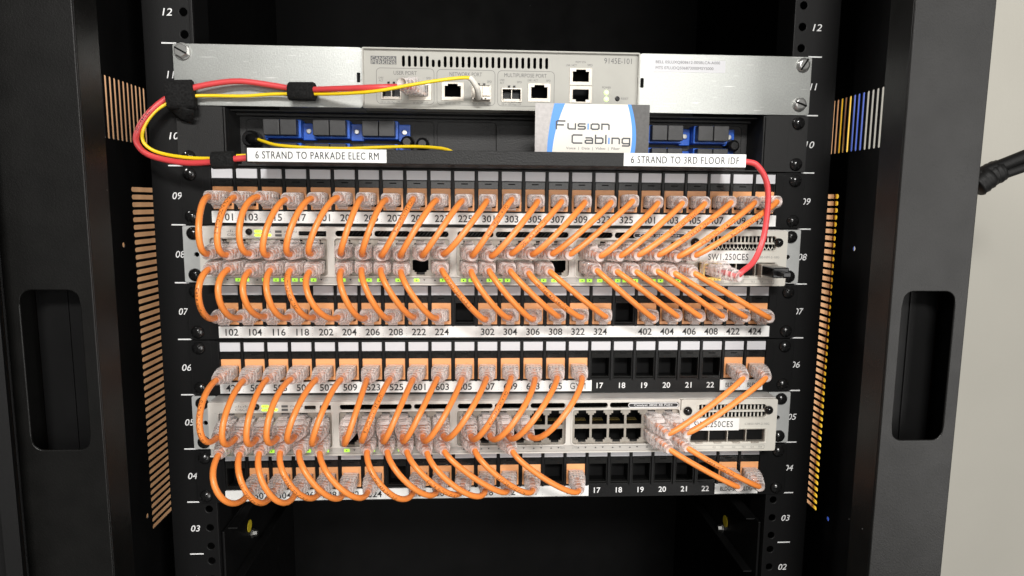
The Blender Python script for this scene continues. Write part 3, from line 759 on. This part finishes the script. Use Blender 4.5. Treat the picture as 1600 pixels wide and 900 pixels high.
for i in range(24):
    if L4[i] is None: continue
    sx = col_x(S4[i]); dx = px(i) - sx
    patch_cord('orange cord from the lower switch down to the jack labelled %s' % L4[i],
               (sx, YS, z5 + 15.6), -1, (px(i), YP, z4 + ZJ), -1, 76 + jit(3),
               (dx * .10 + jit(1), -2 + jit(1)), (-dx * .04 + jit(1), -.5 + jit(1)), sag=-5 + jit(3), side=jit(2.5), printed=i in (2, 4, 8, 10, 13, 23), taut=i > 20)

# ---------------------------------------------------------------- media converter, 11U
zc = base(11)
FY = -6.0
def c6(x, y, Y=FY): p = at(560 + x / 7.26, 65 + y / 7.26, Y); return p.x, p.z
def c7(x, y, Y=FY): p = at(780 + x / 7.26, 65 + y / 7.26, Y); return p.x, p.z
conv = thing('media_converter', 'beige fibre media converter held between two bright steel brackets, marked 9145E-101', 'media converter', (0, 0, zc))
def box6(a, b, c, d): x0, z1 = c6(a, c); x1, z0 = c6(b, d); return x0, x1, z0, z1
def box7(a, b, c, d): x0, z1 = c7(a, c); x1, z0 = c7(b, d); return x0, x1, z0, z1
holes = []
for k in range(25):
    u = 630.2 + k * 9.34; vt = 86.6 + k * .165; vb = 104 + k * .165
    if k in (5, 6): vt += 5.6
    p, q = at(u, vt, FY), at(u, vb, FY); holes.append(rrect(p.x - 1.1, p.x + 1.1, q.z, p.z, 1.05, 4))
RJ = [box6(568, 828, 450, 668), box6(943, 1197, 460, 672), box7(328, 580, 473, 688), box7(800, 1050, 300, 498), box7(798, 1048, 502, 700)]
SF = [box6(258, 490, 480, 660), box6(1283, 1507, 500, 685), box7(25, 255, 525, 688)]
for x0, x1, za, zb_ in RJ + SF: holes.append(rrect(x0, x1, za, zb_, .2, 1))
m = MB().plate(rrect(-102.5, 104.8, zc - .6, zc + 42.6, .6), holes, FY, FY + 1)
m.box(-102.5, 104.8, FY + 1, 180, zc + 41.6, zc + 42.6); m.box(-102.5, 104.8, FY + 1, 180, zc - .6, zc + .4)
m.box(-102.5, -101.5, FY + 1, 180, zc, zc + 42); m.box(103.8, 104.8, FY + 1, 180, zc, zc + 42)
m.frame(-102.8, 105.1, zc - .9, zc + 42.9, 1.0, 1.1, FY - 2.2, FY - .02)
m.build('enclosure', 'beige', conv, bevel=.3)
MB().box(-101, 103, 12, 13, zc + 1, zc + 41).build('dark_backing', 'void_shade', conv)  # added near-black sheet behind the openings, paints the shade inside
for j, (x0, x1, za, zb_) in enumerate(RJ):
    flip = j == 4
    zz = (lambda a, b: (za + a * (zb_ - za), za + b * (zb_ - za))) if not flip else (lambda a, b: (zb_ - b * (zb_ - za), zb_ - a * (zb_ - za)))
    w_ = x1 - x0; cx = (x0 + x1) / 2; h0, h1 = zz(.2, .92); n0, n1 = zz(.62, .97)
    hole = rrect(cx - w_ * .36, cx + w_ * .36, h0, h1, .2, 1)
    m = MB().plate(rrect(x0 + .1, x1 - .1, za + .1, zb_ - .1, .2, 1), [hole], FY - .5, FY + .6)
    m.box(x0, x1, 10, 11, za, zb_, 1)
    for sx in (-1, 1):
        a, b_ = sorted((cx + sx * w_ * .22, cx + sx * w_ * .4)); c_, d_ = zz(.8, .98); m.box(a, b_, FY - .9, FY - .4, c_, d_, 2)
    m.build('ethernet_port', ['nickel', 'void_shade', 'boot_white'], conv)
for j, (x0, x1, za, zb_) in enumerate(SF):
    m = MB().frame(x0 + .1, x1 - .1, za + .1, zb_ - .1, .3, .8, FY - .9, FY + 4)
    m.box(x0 + .9, x1 - .9, 4, 5, za + .9, zb_ - .9, 1); m.box((x0 + x1) / 2 - .3, (x0 + x1) / 2 + .3, FY + .2, FY + 6, za + 2.4, zb_ - 1.2)
    m.box(x0 + 1.5, x1 - 1.5, FY + .4, FY + 5, za + 1.2, za + 2.3)
    for k in (-2, 2): m.box((x0 + x1) / 2 + k - .9, (x0 + x1) / 2 + k + .9, FY - .3, FY - .02, zb_ + .2, zb_ + 1.8, 1)
    m.build('sfp_socket', ['nickel', 'smoke'], conv)
m = MB(); m2 = MB()
for bb in (box6(200, 862, 295, 714), box6(888, 1550, 313, 729), box7(-18, 622, 327, 742)): m.frame(*bb, 3, .28, FY - .05, FY - .01)
def ct(f, s, x, y, hpx, wpx, mm=m):
    p = f(x, y); mm.text(s, p[0], p[1], hpx / 7.26 * .51, FY - .03, 0, width=wpx / 7.26 * .51)
ct(c6, 'USER PORT', 531, 355, 40, 245); ct(c6, 'NETWORK PORT', 1218, 370, 40, 345); ct(c7, 'MULTIPURPOSE PORT', 298, 384, 40, 455)
ct(c7, '9145E-101', 1348, 220, 58, 300, m)
for f, s, x, y, w_ in ((c6, 'LNK/', 258, 408, 52), (c6, 'ACT', 256, 440, 45), (c6, 'SPD', 462, 435, 52), (c6, 'LNK / ACT', 600, 422, 66), (c6, 'SPD', 798, 415, 52), (c6, 'LNK / ACT', 975, 424, 80), (c6, 'SPD', 1485, 455, 50),
                      (c7, 'LNK/', 35, 435, 52), (c7, 'ACT', 32, 468, 45), (c7, 'SPD', 228, 460, 52), (c7, 'LNK / ACT', 382, 440, 110), (c7, 'SPD', 558, 445, 45), (c7, 'MGMT ETH', 925, 233, 110), (c7, 'LNK / ACT', 820, 268, 115), (c7, 'SPD', 1030, 268, 55),
                      (c7, 'POWER', 1218, 521, 95), (c7, 'RESET', 1425, 647, 80), (c6, '100 or 1000 Mbps UTP', 362, 685, 200), (c6, '10/100/1000 UTP', 705, 693, 160), (c6, '10/100/1000 UTP', 1070, 700, 165), (c6, '100 or 1000 Mbps UTP', 1395, 703, 200), (c7, '100 or 1000 Mbps UTP', 138, 712, 210)):
    ct(f, s, x, y, 22, w_)
m.build('printing', 'inkmid', conv)
x0, x1, za, zb_ = box6(138, 432, 160, 260)
m = MB().box(x0, x1, FY - .08, FY - .01, za, zb_, 0)
for s, y in (('CANOGA', 190), ('PERKINS', 234)): p = c6(285, y); m.text(s, p[0], p[1], 2.6, FY - .12, 1, width=(x1 - x0) * .93, bold=.002)
m.build('maker_plate', ['inkmid', 'beige'], conv)
for y in (580, 655):
    p = c7(1215, y); MB().lathe((p[0], FY, p[1]), (p[0], FY - 1.2, p[1]), [(0, 2), (.6, 1.7), (1, .8)], 14).build('power_light', 'ledw', conv, org=(p[0], FY, p[1]))
p = c7(1340, 648); MB().lathe((p[0], FY, p[1]), (p[0], FY - .7, p[1]), [(0, 1.9), (.7, 1.8), (1, 1.2)], 14).build('reset_button', 'gloss', conv)
for x0, x1, notch in ((-241.2, -104.0, -106.5), (106.4, 241.2, 108.5)):
    hole = rrect(notch - 1.2, notch + 1.2, zc + 18.5, zc + 25.5, .3, 1)
    m = MB().plate(rrect(x0, x1, zc - .2, zc + 43.9, 2.0), [hole], -2.3, -.1)
    if x0 < 0: m.box(-104.2, -102.9, -3.6, 90, zc + .4, zc + 43)
    else: m.box(105.2, 106.6, -3.6, 90, zc + .4, zc + 43)
    br = m.build('bracket', 'galv', conv, (x0, 0, zc), bevel=.5)
    if x0 < 0: put(HEX, 'hex_screw', br, (-234, -2.3, zc + 38.2), .5)
    else:
        put(SLOT, 'slotted_screw', br, (234, -2.3, zc + 37.6), -1.0); put(SLOT, 'slotted_screw', br, (233, -2.3, zc + 8.0), .35)
        p0, p1 = at(1022, 93, -2.5), at(1133, 114, -2.5)
        q = MB().box(p0.x, p1.x, -2.42, -2.32, p1.z, p0.z)
        for s, zz in (('BELL 05LUXQ808612-005BLCA-A000', p1.z + 7.3), ('MTS 07LUDQ506873000MSYS000', p1.z + 3.0)):
            q.text(s, p0.x + 1.5, zz, 2.1, -2.46, 1, width=50 if s[0] == 'B' else 45, align='L')
        q.build('serial_label', ['icon', 'inkmid'], br)

# ---------------------------------------------------------------- fibre tray, 10U
zt = base(10)
tray = thing('fibre_tray', 'black textured fibre splice tray with blue adapters behind a front lip', 'fibre tray', (0, 0, zt))
for sx in (-1, 1):
    m = MB()
    x = sorted((sx * 206.5, sx * 241.2)); m.plate(rrect(x[0], x[1], zt + .4, zt + 43.8, 2), [], -2.4, -.1)
    x = sorted((sx * 205.6, sx * 207.5)); m.box(x[0], x[1], -2.4, 180, zt + .6, zt + 43.4)
    m.box(sx * 226 - .15, sx * 226 + .15, -2.6, -2.3, zt + 2, zt + 42)
    m.build('rack_ear', 'tray_ear', tray, (sx * 224, 0, zt), bevel=.5)
m = MB().box(-206, 206, -2, 180, zt + .3, zt + 1.5).box(-206, 206, 10, 180, zt + 42.4, zt + 43.6).box(-206, 206, 29, 31, zt + 1.5, zt + 42.4)
m.box(-206, 206, 22, 29, zt + 40.5, zt + 42.4)
for x0, x1 in ((-201, -52), (-50, -2), (52, 201)): m.frame(x0, x1, zt + 1.6, zt + 39.0, 4, .5, 28.2, 29)
m.box(-2, 50, 27, 29, zt + 2, zt + 37)
m.build('cassette_wall', 'cassette', tray, bevel=.3)
lp = MB().box(-175.8, 173.2, -50, -48.4, zt + .2, zt + 10).box(-175.8, 173.2, -48.4, -2, zt + .2, zt + 1.4)
lp.build('front_lip', 'tray', tray, bevel=.6)
def adapter(x, z, clipL=True):
    a = MB().box(-13.6, 14.2, 16, 29, -1.2, 13.0)
    a.box(13.8, 23, 24, 29, -2, 11.2); a.cyl((18.5, 24, 5), (18.5, 22.8, 5), 2.1, n=12, mi=1)
    if clipL: a.box(-15.5, -13.4, 24, 29, -2, 11.2)
    ao = MB(); ao.v = [(x + p[0], p[1], z + p[2]) for p in a.v]; ao.f, ao.m, ao.sm = a.f, a.m, a.sm
    o = ao.build('adapter', ['blue', 'zinc'], tray, (x, 20, z), bevel=.5)
    for k in (-6.3, 6.4): MB().box(x + k - 6.1, x + k + 6.1, 8, 16.5, z + .3, z + 12.2).build('dust_cap', 'cap', o, bevel=.5)
for x in (-169, -131.5, -94): adapter(x, zt + 24.2); adapter(x, zt + 6.4)
for x in (133, 170): adapter(x, zt + 24.2, x < 150); adapter(x, zt + 6.4, x < 150)
for u, v in ((660, 225), (636, 222), (1146, 228)):
    p = at(u, v, 20); MB().lathe((p.x, 29, p.z), (p.x, 17, p.z), [(0, 5.4), (.5, 5.4), (.8, 4.8), (1, 3)], 18).build('push_latch', 'gloss', tray)
p = at(391, 217, 18); gx, gz = p.x, p.z
MB().lathe((gx, 29, gz), (gx, 14, gz), [(0, 7), (.7, 6.6), (1, 5)], 18).build('cable_gland', 'gloss', tray)
for s, (a, b_, c_, d_) in (('6 STRAND TO PARKADE ELEC RM', (386, 604, 232, 252)), ('6 STRAND TO 3RD FLOOR IDF', (975, 1165, 241, 261))):
    p0, p1 = at(a, c_, -50.2), at(b_, d_, -50.2)
    if a < 500: p0.z, p1.z = zt + 9.9, zt + .9
    else: p0.z, p1.z = zt + 9.9, zt + .9
    q = MB().box(p0.x, p1.x, -50.25, -50.03, p1.z, p0.z); q.text(s, (p0.x + p1.x) / 2, (p0.z + p1.z) / 2, 5.0, -50.3, 1, width=(p1.x - p0.x) * .885, sp=1.12)
    q.text(s, (p0.x + p1.x) / 2 + .14, (p0.z + p1.z) / 2 + .05, 5.0, -50.305, 1, width=(p1.x - p0.x) * .885, sp=1.12)
    q.build('strand_label', ['label', 'ink'], tray)
for sx in (-1, 1):
    for dz in (6.35, 38.1): put(SCREW, 'screw', tray, (sx * 233.3, -2.4, zt + dz), random.uniform(0, 1.5))

# ---------------------------------------------------------------- business card standing in the tray
p = at(926, 200, -26)
cz0 = zt + 1.6; cw, chh = 84.5, 45.0; cx0 = at(836, 200, -26).x
card = MB()
zt1 = cz0 + chh; x1 = cx0 + cw
card.box(cx0, cx0 + cw * .5, -26.15, -25.85, cz0, zt1, 0); card.box(cx0 + cw * .5, x1, -26.15, -25.85, cz0, zt1, 1)
def shape(fl, fr):
    n = 14
    return [(cx0 + cw * fl(k / n), cz0 + .01 + k / n * (chh - .02)) for k in range(n, -1, -1)] + [(cx0 + cw * fr(k / n), cz0 + .01 + k / n * (chh - .02)) for k in range(n + 1)]
def bul(a, m_, b): return lambda t: a * (1 - t) + b * t + (m_ - (a + b) / 2) * 4 * t * (1 - t)
card.plate(shape(bul(.105, .117, .165), bul(.855, .886, .835)), [], -26.25, -26.16, 3)
card.plate(shape(bul(.148, .172, .258), bul(.812, .85, .803)), [], -26.33, -26.26, 2)
def ell(cx, cz, rx, rz, rot, w_=.35):
    o_ = []; i_ = []
    for k in range(36):
        a = 2 * math.pi * k / 36
        for L, d in ((o_, 0), (i_, w_)):
            x, z = (rx - d) * math.cos(a), (rz - d) * math.sin(a); L.append((cx + x * math.cos(rot) - z * math.sin(rot), cz + x * math.sin(rot) + z * math.cos(rot)))
    return o_, i_
for cx_, cz_, rx, rz, ro in ((cx0 + 40, cz0 + 27, 6, 14, 0), (cx0 + 40, cz0 + 22, 17, 5, .35), (cx0 + 40, cz0 + 22, 16, 5, -.4)):
    o_, i_ = ell(cx_, cz_, rx, rz, ro); card.plate(o_, [i_], -26.37, -26.34, 4)
GLY = {'F': (.78, [[(0, 0), (0, .9), (.1, 1), (.75, 1)], [(0, .5), (.62, .5)]]),
       'C': (.9, [[(.85, 1), (.12, 1), (0, .88), (0, .12), (.12, 0), (.85, 0)]]),
       'u': (.66, [[(0, .66), (0, .12), (.12, 0), (.66, 0), (.66, .66)]]), 's': (.62, [[(.6, .66), (.1, .66), (0, .58), (0, .4), (.1, .33), (.52, .33), (.62, .26), (.62, .08), (.52, 0), (0, 0)]]),
       'i': (.02, [[(0, 0), (0, .66)]]), 'o': (.7, [[(.12, 0), (.58, 0), (.7, .12), (.7, .54), (.58, .66), (.12, .66), (0, .54), (0, .12), (.12, 0)]]),
       'n': (.64, [[(0, 0), (0, .66), (.52, .66), (.64, .54), (.64, 0)]]), 'l': (.02, [[(0, 0), (0, 1)]]),
       'a': (.64, [[(.06, .66), (.52, .66), (.64, .54), (.64, 0), (.1, 0), (0, .08), (0, .28), (.1, .36), (.64, .36)]]),
       'b': (.66, [[(0, 1), (0, 0), (.54, 0), (.66, .12), (.66, .54), (.54, .66), (0, .66)]]),
       'g': (.66, [[(.66, 0), (.12, 0), (0, .12), (0, .54), (.12, .66), (.66, .66), (.66, -.18), (.56, -.28), (.04, -.28)]])}
def stroke_word(word, xa, xb, zb_, h, wd):
    tot = sum(GLY[c][0] for c in word) + .26 * (len(word) - 1); kx = (xb - xa) / tot; x = xa; y = -26.42
    for c in word:
        for ln in GLY[c][1]:
            pts = [Vector((x + p[0] * kx, zb_ + p[1] * h)) for p in ln]
            for p, q in zip(pts, pts[1:]):
                d = (q - p).normalized() * wd * .42; nn = Vector((-d.y, d.x)).normalized() * wd / 2; p2, q2 = p - d, q + d
                card.add([(p2.x + nn.x, y, p2.y + nn.y), (p2.x - nn.x, y, p2.y - nn.y), (q2.x - nn.x, y, q2.y - nn.y), (q2.x + nn.x, y, q2.y + nn.y)], [(0, 1, 2, 3)], 3 if c == 'i' else 6); y -= .0015
        x += (GLY[c][0] + .26) * kx
stroke_word('Fusion', cx0 + cw * .185, cx0 + cw * .645, zt1 - 18.1, 5.6, 1.05)
stroke_word('Cabling', cx0 + cw * .325, cx0 + cw * .83, zt1 - 28.2, 5.8, 1.05)
card.text('Voice  |  Data  |  Video  |  Fiber', cx0 + 43, zt1 - 31.8, 1.8, -26.42, 5, width=40)
xs_i = cx0 + 35.5 + 3.5
co = card.build('business_card', ['cardgrey', 'cardshade', 'cardwhite', 'cardblue', 'cardfaint', 'inkmid', 'cardink'], org=(cx0 + cw / 2, -26, cz0))
tag(co, 'white and grey business card with blue arcs leaning in the fibre tray, reading Fusion Cabling', 'business card')

# ---------------------------------------------------------------- red cord
def P(u, v, Y): return tuple(at(u, v, Y))
red = thing('network_lead', 'red patch cord looping from the beige converter, behind the lip, to the upper switch', 'patch cord', P(655, 140, FY))
ra = Vector(P(654, 142, FY - 1)); plug(red, ra, (-.35, -1, .02), (0, 0, 1))
rb_ = Vector(P(1112, 420, -30)); rd = Vector((.42, -1, -.12)); plug(red, rb_, rd, (0, 0, 1))
rdn = rd.normalized()
rp = [tuple(ra + Vector((-.35, -1, .02)).normalized() * s) for s in (9, 16)] + [P(600, 136, -31), P(545, 138, -26), P(490, 140, -15), P(470, 141, -10), P(430, 134, -9), P(375, 127, -10), P(325, 132, -11), P(287, 142, -12), P(255, 157, -14),
     P(228, 182, -18), P(213, 212, -22), P(219, 232, -26), P(240, 245, -30), P(285, 254, -36), P(325, 253.5, -41), P(352, 250, -43), P(383, 247, -44)]
rp += [(-150, -43, zt + 4.6), (-60, -42, zt + 4.6), (60, -42, zt + 4.6), (150, -43, zt + 4.8), P(1168, 253, -44), P(1187, 263, -45), P(1199, 290, -44), P(1199, 330, -43), P(1192, 375, -44), P(1178, 408, -49), P(1160, 424, -55)] + [tuple(rb_ + rdn * s) for s in (26, 16, 9)]
RP = catmull(rp, 8)
sh = MB().tube(RP, 2.1, 14).build('sheath', 'red', red)
wrap_text(RP, 2.1, 'UTP 24AWG', 205, 2.3).build('printed_text', 'ink', sh)
# gold transceiver holding the red plug, and the black one beside it
z0 = z8
tr = thing('transceiver_module', 'gold copper transceiver in the upper switch, holding the red plug', 'transceiver', (159.7, -20, z0 + 13.5))
m = MB().plate(rrect(153.2, 167.3, z0 + 6.0, z0 + 19.2, .4, 2), [rrect(154.6, 165.9, z0 + 8.6, z0 + 17.6, .3, 1)], -30, -28.5)
for a, b_, c_, d_ in ((153.2, 154.2, 6.2, 19), (166.2, 167.3, 6.2, 19), (153.2, 167.3, 6.2, 7.4), (153.2, 167.3, 18.2, 19.2)): m.box(a, b_, -28.5, -20.2, z0 + c_, z0 + d_)
for k in range(5): m.box(154 + k * 2.7, 155.4 + k * 2.7, -30.6, -29.8, z0 + 6.2, z0 + 7.6)
m.build('shell', 'gold', tr, bevel=.25)
MB().box(154.6, 165.9, -21, -20.2, z0 + 8, z0 + 18).build('socket', 'void_shade', tr)
tb_ = thing('transceiver_module', 'black transceiver with pull tab in the rightmost slot of the upper switch', 'transceiver', (205, -20, z0 + 13))
m = MB().box(199.4, 212.2, -27, -16, z0 + 8.9, z0 + 18.2, 0)
m.build('shell', 'nickel', tb_, bevel=.3)
m = MB().box(199.9, 212, -46, -27.1, z0 + 9.8, z0 + 17.6).box(203, 209, -56, -46, z0 + 11.4, z0 + 15.2)
m.build('pull_tab', 'gloss', tb_, bevel=.7)

# ---------------------------------------------------------------- yellow fibre cord
yel = thing('fibre_lead', 'thin yellow fibre cord running beside the red cord and back along the tray', 'fibre cord', P(750, 152, FY))
yp = [P(736, 122, -30), P(722, 121.5, -32), P(690, 125, -34), P(640, 133, -35), P(590, 142, -33), P(540, 146, -24), P(480, 147, -12), P(430, 147, -8), P(380, 150, -7), P(330, 149.5, -7), P(300, 150.5, -9), P(270, 158, -12), P(246, 171, -15),
      P(229, 191, -18), P(222, 212, -21), P(229, 228, -25), P(250, 239, -30), P(290, 246, -35), P(330, 247.5, -39), P(352, 246, -40), P(383, 243, -39), (-150, -36, zt + 6), (-60, -34, zt + 5), (-35, -36, zt + 5), P(712, 246, -40), P(706, 237.5, -34), P(690, 232, -27), P(650, 229, -17), P(600, 230, -12), P(540, 232, -9), P(480, 230.5, -7), P(435, 227, -3), P(412, 221, 4), P(398, 215.5, 14)]
MB().tube(catmull(yp, 8), 1.25, 12).build('sheath', 'yellow', yel)
m = MB().tube(catmull([P(747.5, 152, -16), P(747, 146, -21), P(744.5, 136, -26.5), P(737, 124, -30), P(733, 121.8, -30.6)], 6), [2.4 - .025 * k + (.15 if k % 3 == 0 else 0) for k in range(25)], 12)
m.build('strain_boot', 'boot_white', yel)
x0, x1, za, zb_ = SF[1]
m = MB().box(x0 + .8, x1 - .8, -13, FY + 1, za + 1.2, zb_ - .6); m.box(x0 + .6, x1 - .6, -14.5, -12, za + .4, za + 2.6)
m.box((x0 + x1) / 2 + .6, x1 - 1.4, -14.2, -12.9, za + 3.2, zb_ - 1.6); m.box(x0 + 1.4, x1 - 1.4, -13.3, -12.9, zb_ - 1.3, zb_ - .9, 1)
for k in range(4): m.box(x0 + 1.6 + k * 2.7, x0 + 2.9 + k * 2.7, -14.8, -14.3, za + .7, za + 1.7, 1)
m.build('connector', ['nickel', 'ink'], yel, bevel=.3)
m = MB().lathe(P(392, 217, 17), P(404, 219, 9), [(0, 4.6), (.6, 4.2), (.8, 2.6), (1, 2.2)], 14).build('end_boot', 'gloss', yel)

# ---------------------------------------------------------------- hook and loop ties
def tie(label, a, b_, rx, rz, extra=None):
    a, b_ = Vector(a), Vector(b_); T = (b_ - a).normalized(); N = Vector((0, 0, 1)); N = (N - T * N.dot(T)).normalized(); B = T.cross(N)
    vs = []; fs = []; n = 24
    for j, (t_, g) in enumerate(((0, .93), (.04, 1), (.96, 1), (1, .93))):
        for k in range(n):
            w_ = 2 * math.pi * k / n; c_, s_ = math.cos(w_), math.sin(w_)
            rr = 1 + .03 * math.sin(5 * w_ + j)
            vs.append(a + (b_ - a) * t_ + (N * math.copysign(abs(c_) ** .8, c_) * rz + B * math.copysign(abs(s_) ** .8, s_) * rx) * g * rr)
    for j in range(3):
        for k in range(n): fs.append((j * n + k, j * n + (k + 1) % n, (j + 1) * n + (k + 1) % n, (j + 1) * n + k))
    fs.append(tuple(reversed(range(n)))); fs.append(tuple(3 * n + k for k in range(n)))
    m = MB().add(vs, fs, 0, True)
    if extra: m.tube(extra, 8, 10, 0, .16)
    o = m.build('cable_tie', 'velcro', org=tuple(a)); tag(o, label, 'cable tie', 'black hook and loop cable ties'); return o
tie('wide black hook and loop tie at the left end of the steel bracket', P(261, 149, -14), P(304, 148, -11), 7, 10.5, [P(270, 162, -16), P(276, 170, -13), P(287, 179, -11), P(302, 183, -9)])
tie('black hook and loop tie round red and yellow cords, middle of the left bracket', P(453, 143, -11), P(491, 143, -14.5), 5.6, 6.6)
tie('black hook and loop tie just left of the PARKADE label', P(333, 251, -42), P(367, 250, -43), 5.4, 6.0)

# ---------------------------------------------------------------- black cables leaving on the right
for k, (lab, pts, r_) in enumerate((
        ('thick black cable leaving the cabinet at right, upper strand of the pair', [P(1440, 322, 150), P(1500, 295, 150), P(1535, 270, 149), P(1570, 256, 147), P(1610, 240, 144), P(1680, 212, 138), P(1780, 170, 120)], 6.4),
        ('thick black cable leaving the cabinet at right, lower strand of the pair', [P(1440, 330, 158), P(1500, 306, 157), P(1535, 283, 154), P(1570, 271, 150), P(1610, 257, 147), P(1680, 231, 140), P(1780, 190, 122)], 5.6))):
    o = thing('power_cable', lab, 'cable', pts[0], 'black cables leaving the cabinet')
    MB().tube(catmull(pts, 8), r_, 16).build('jacket', 'cable_black', o)
o = MB()
for q, (u0, v0, u1, v1, ra_) in enumerate(((1522, 289, 1545, 270, 13), (1541, 274, 1563, 262, 12.2))):
    a_, b_ = Vector(P(u0, v0 + 2, 152)), Vector(P(u1, v1 + 4, 150)); n_ = 9
    o.tube([a_.lerp(b_, j / n_) for j in range(n_ + 1)], [ra_ * (.93 if j in (0, n_) else 1) + .5 * math.sin(j * 2.1 + q) for j in range(n_ + 1)], 18)
tag(o.build('tape_wrap', 'cable_black', org=P(1530, 284, 150)), 'black tape wrapped round the two cables at the right cabinet edge', 'tape wrap')
print('objects', len(bpy.data.objects))
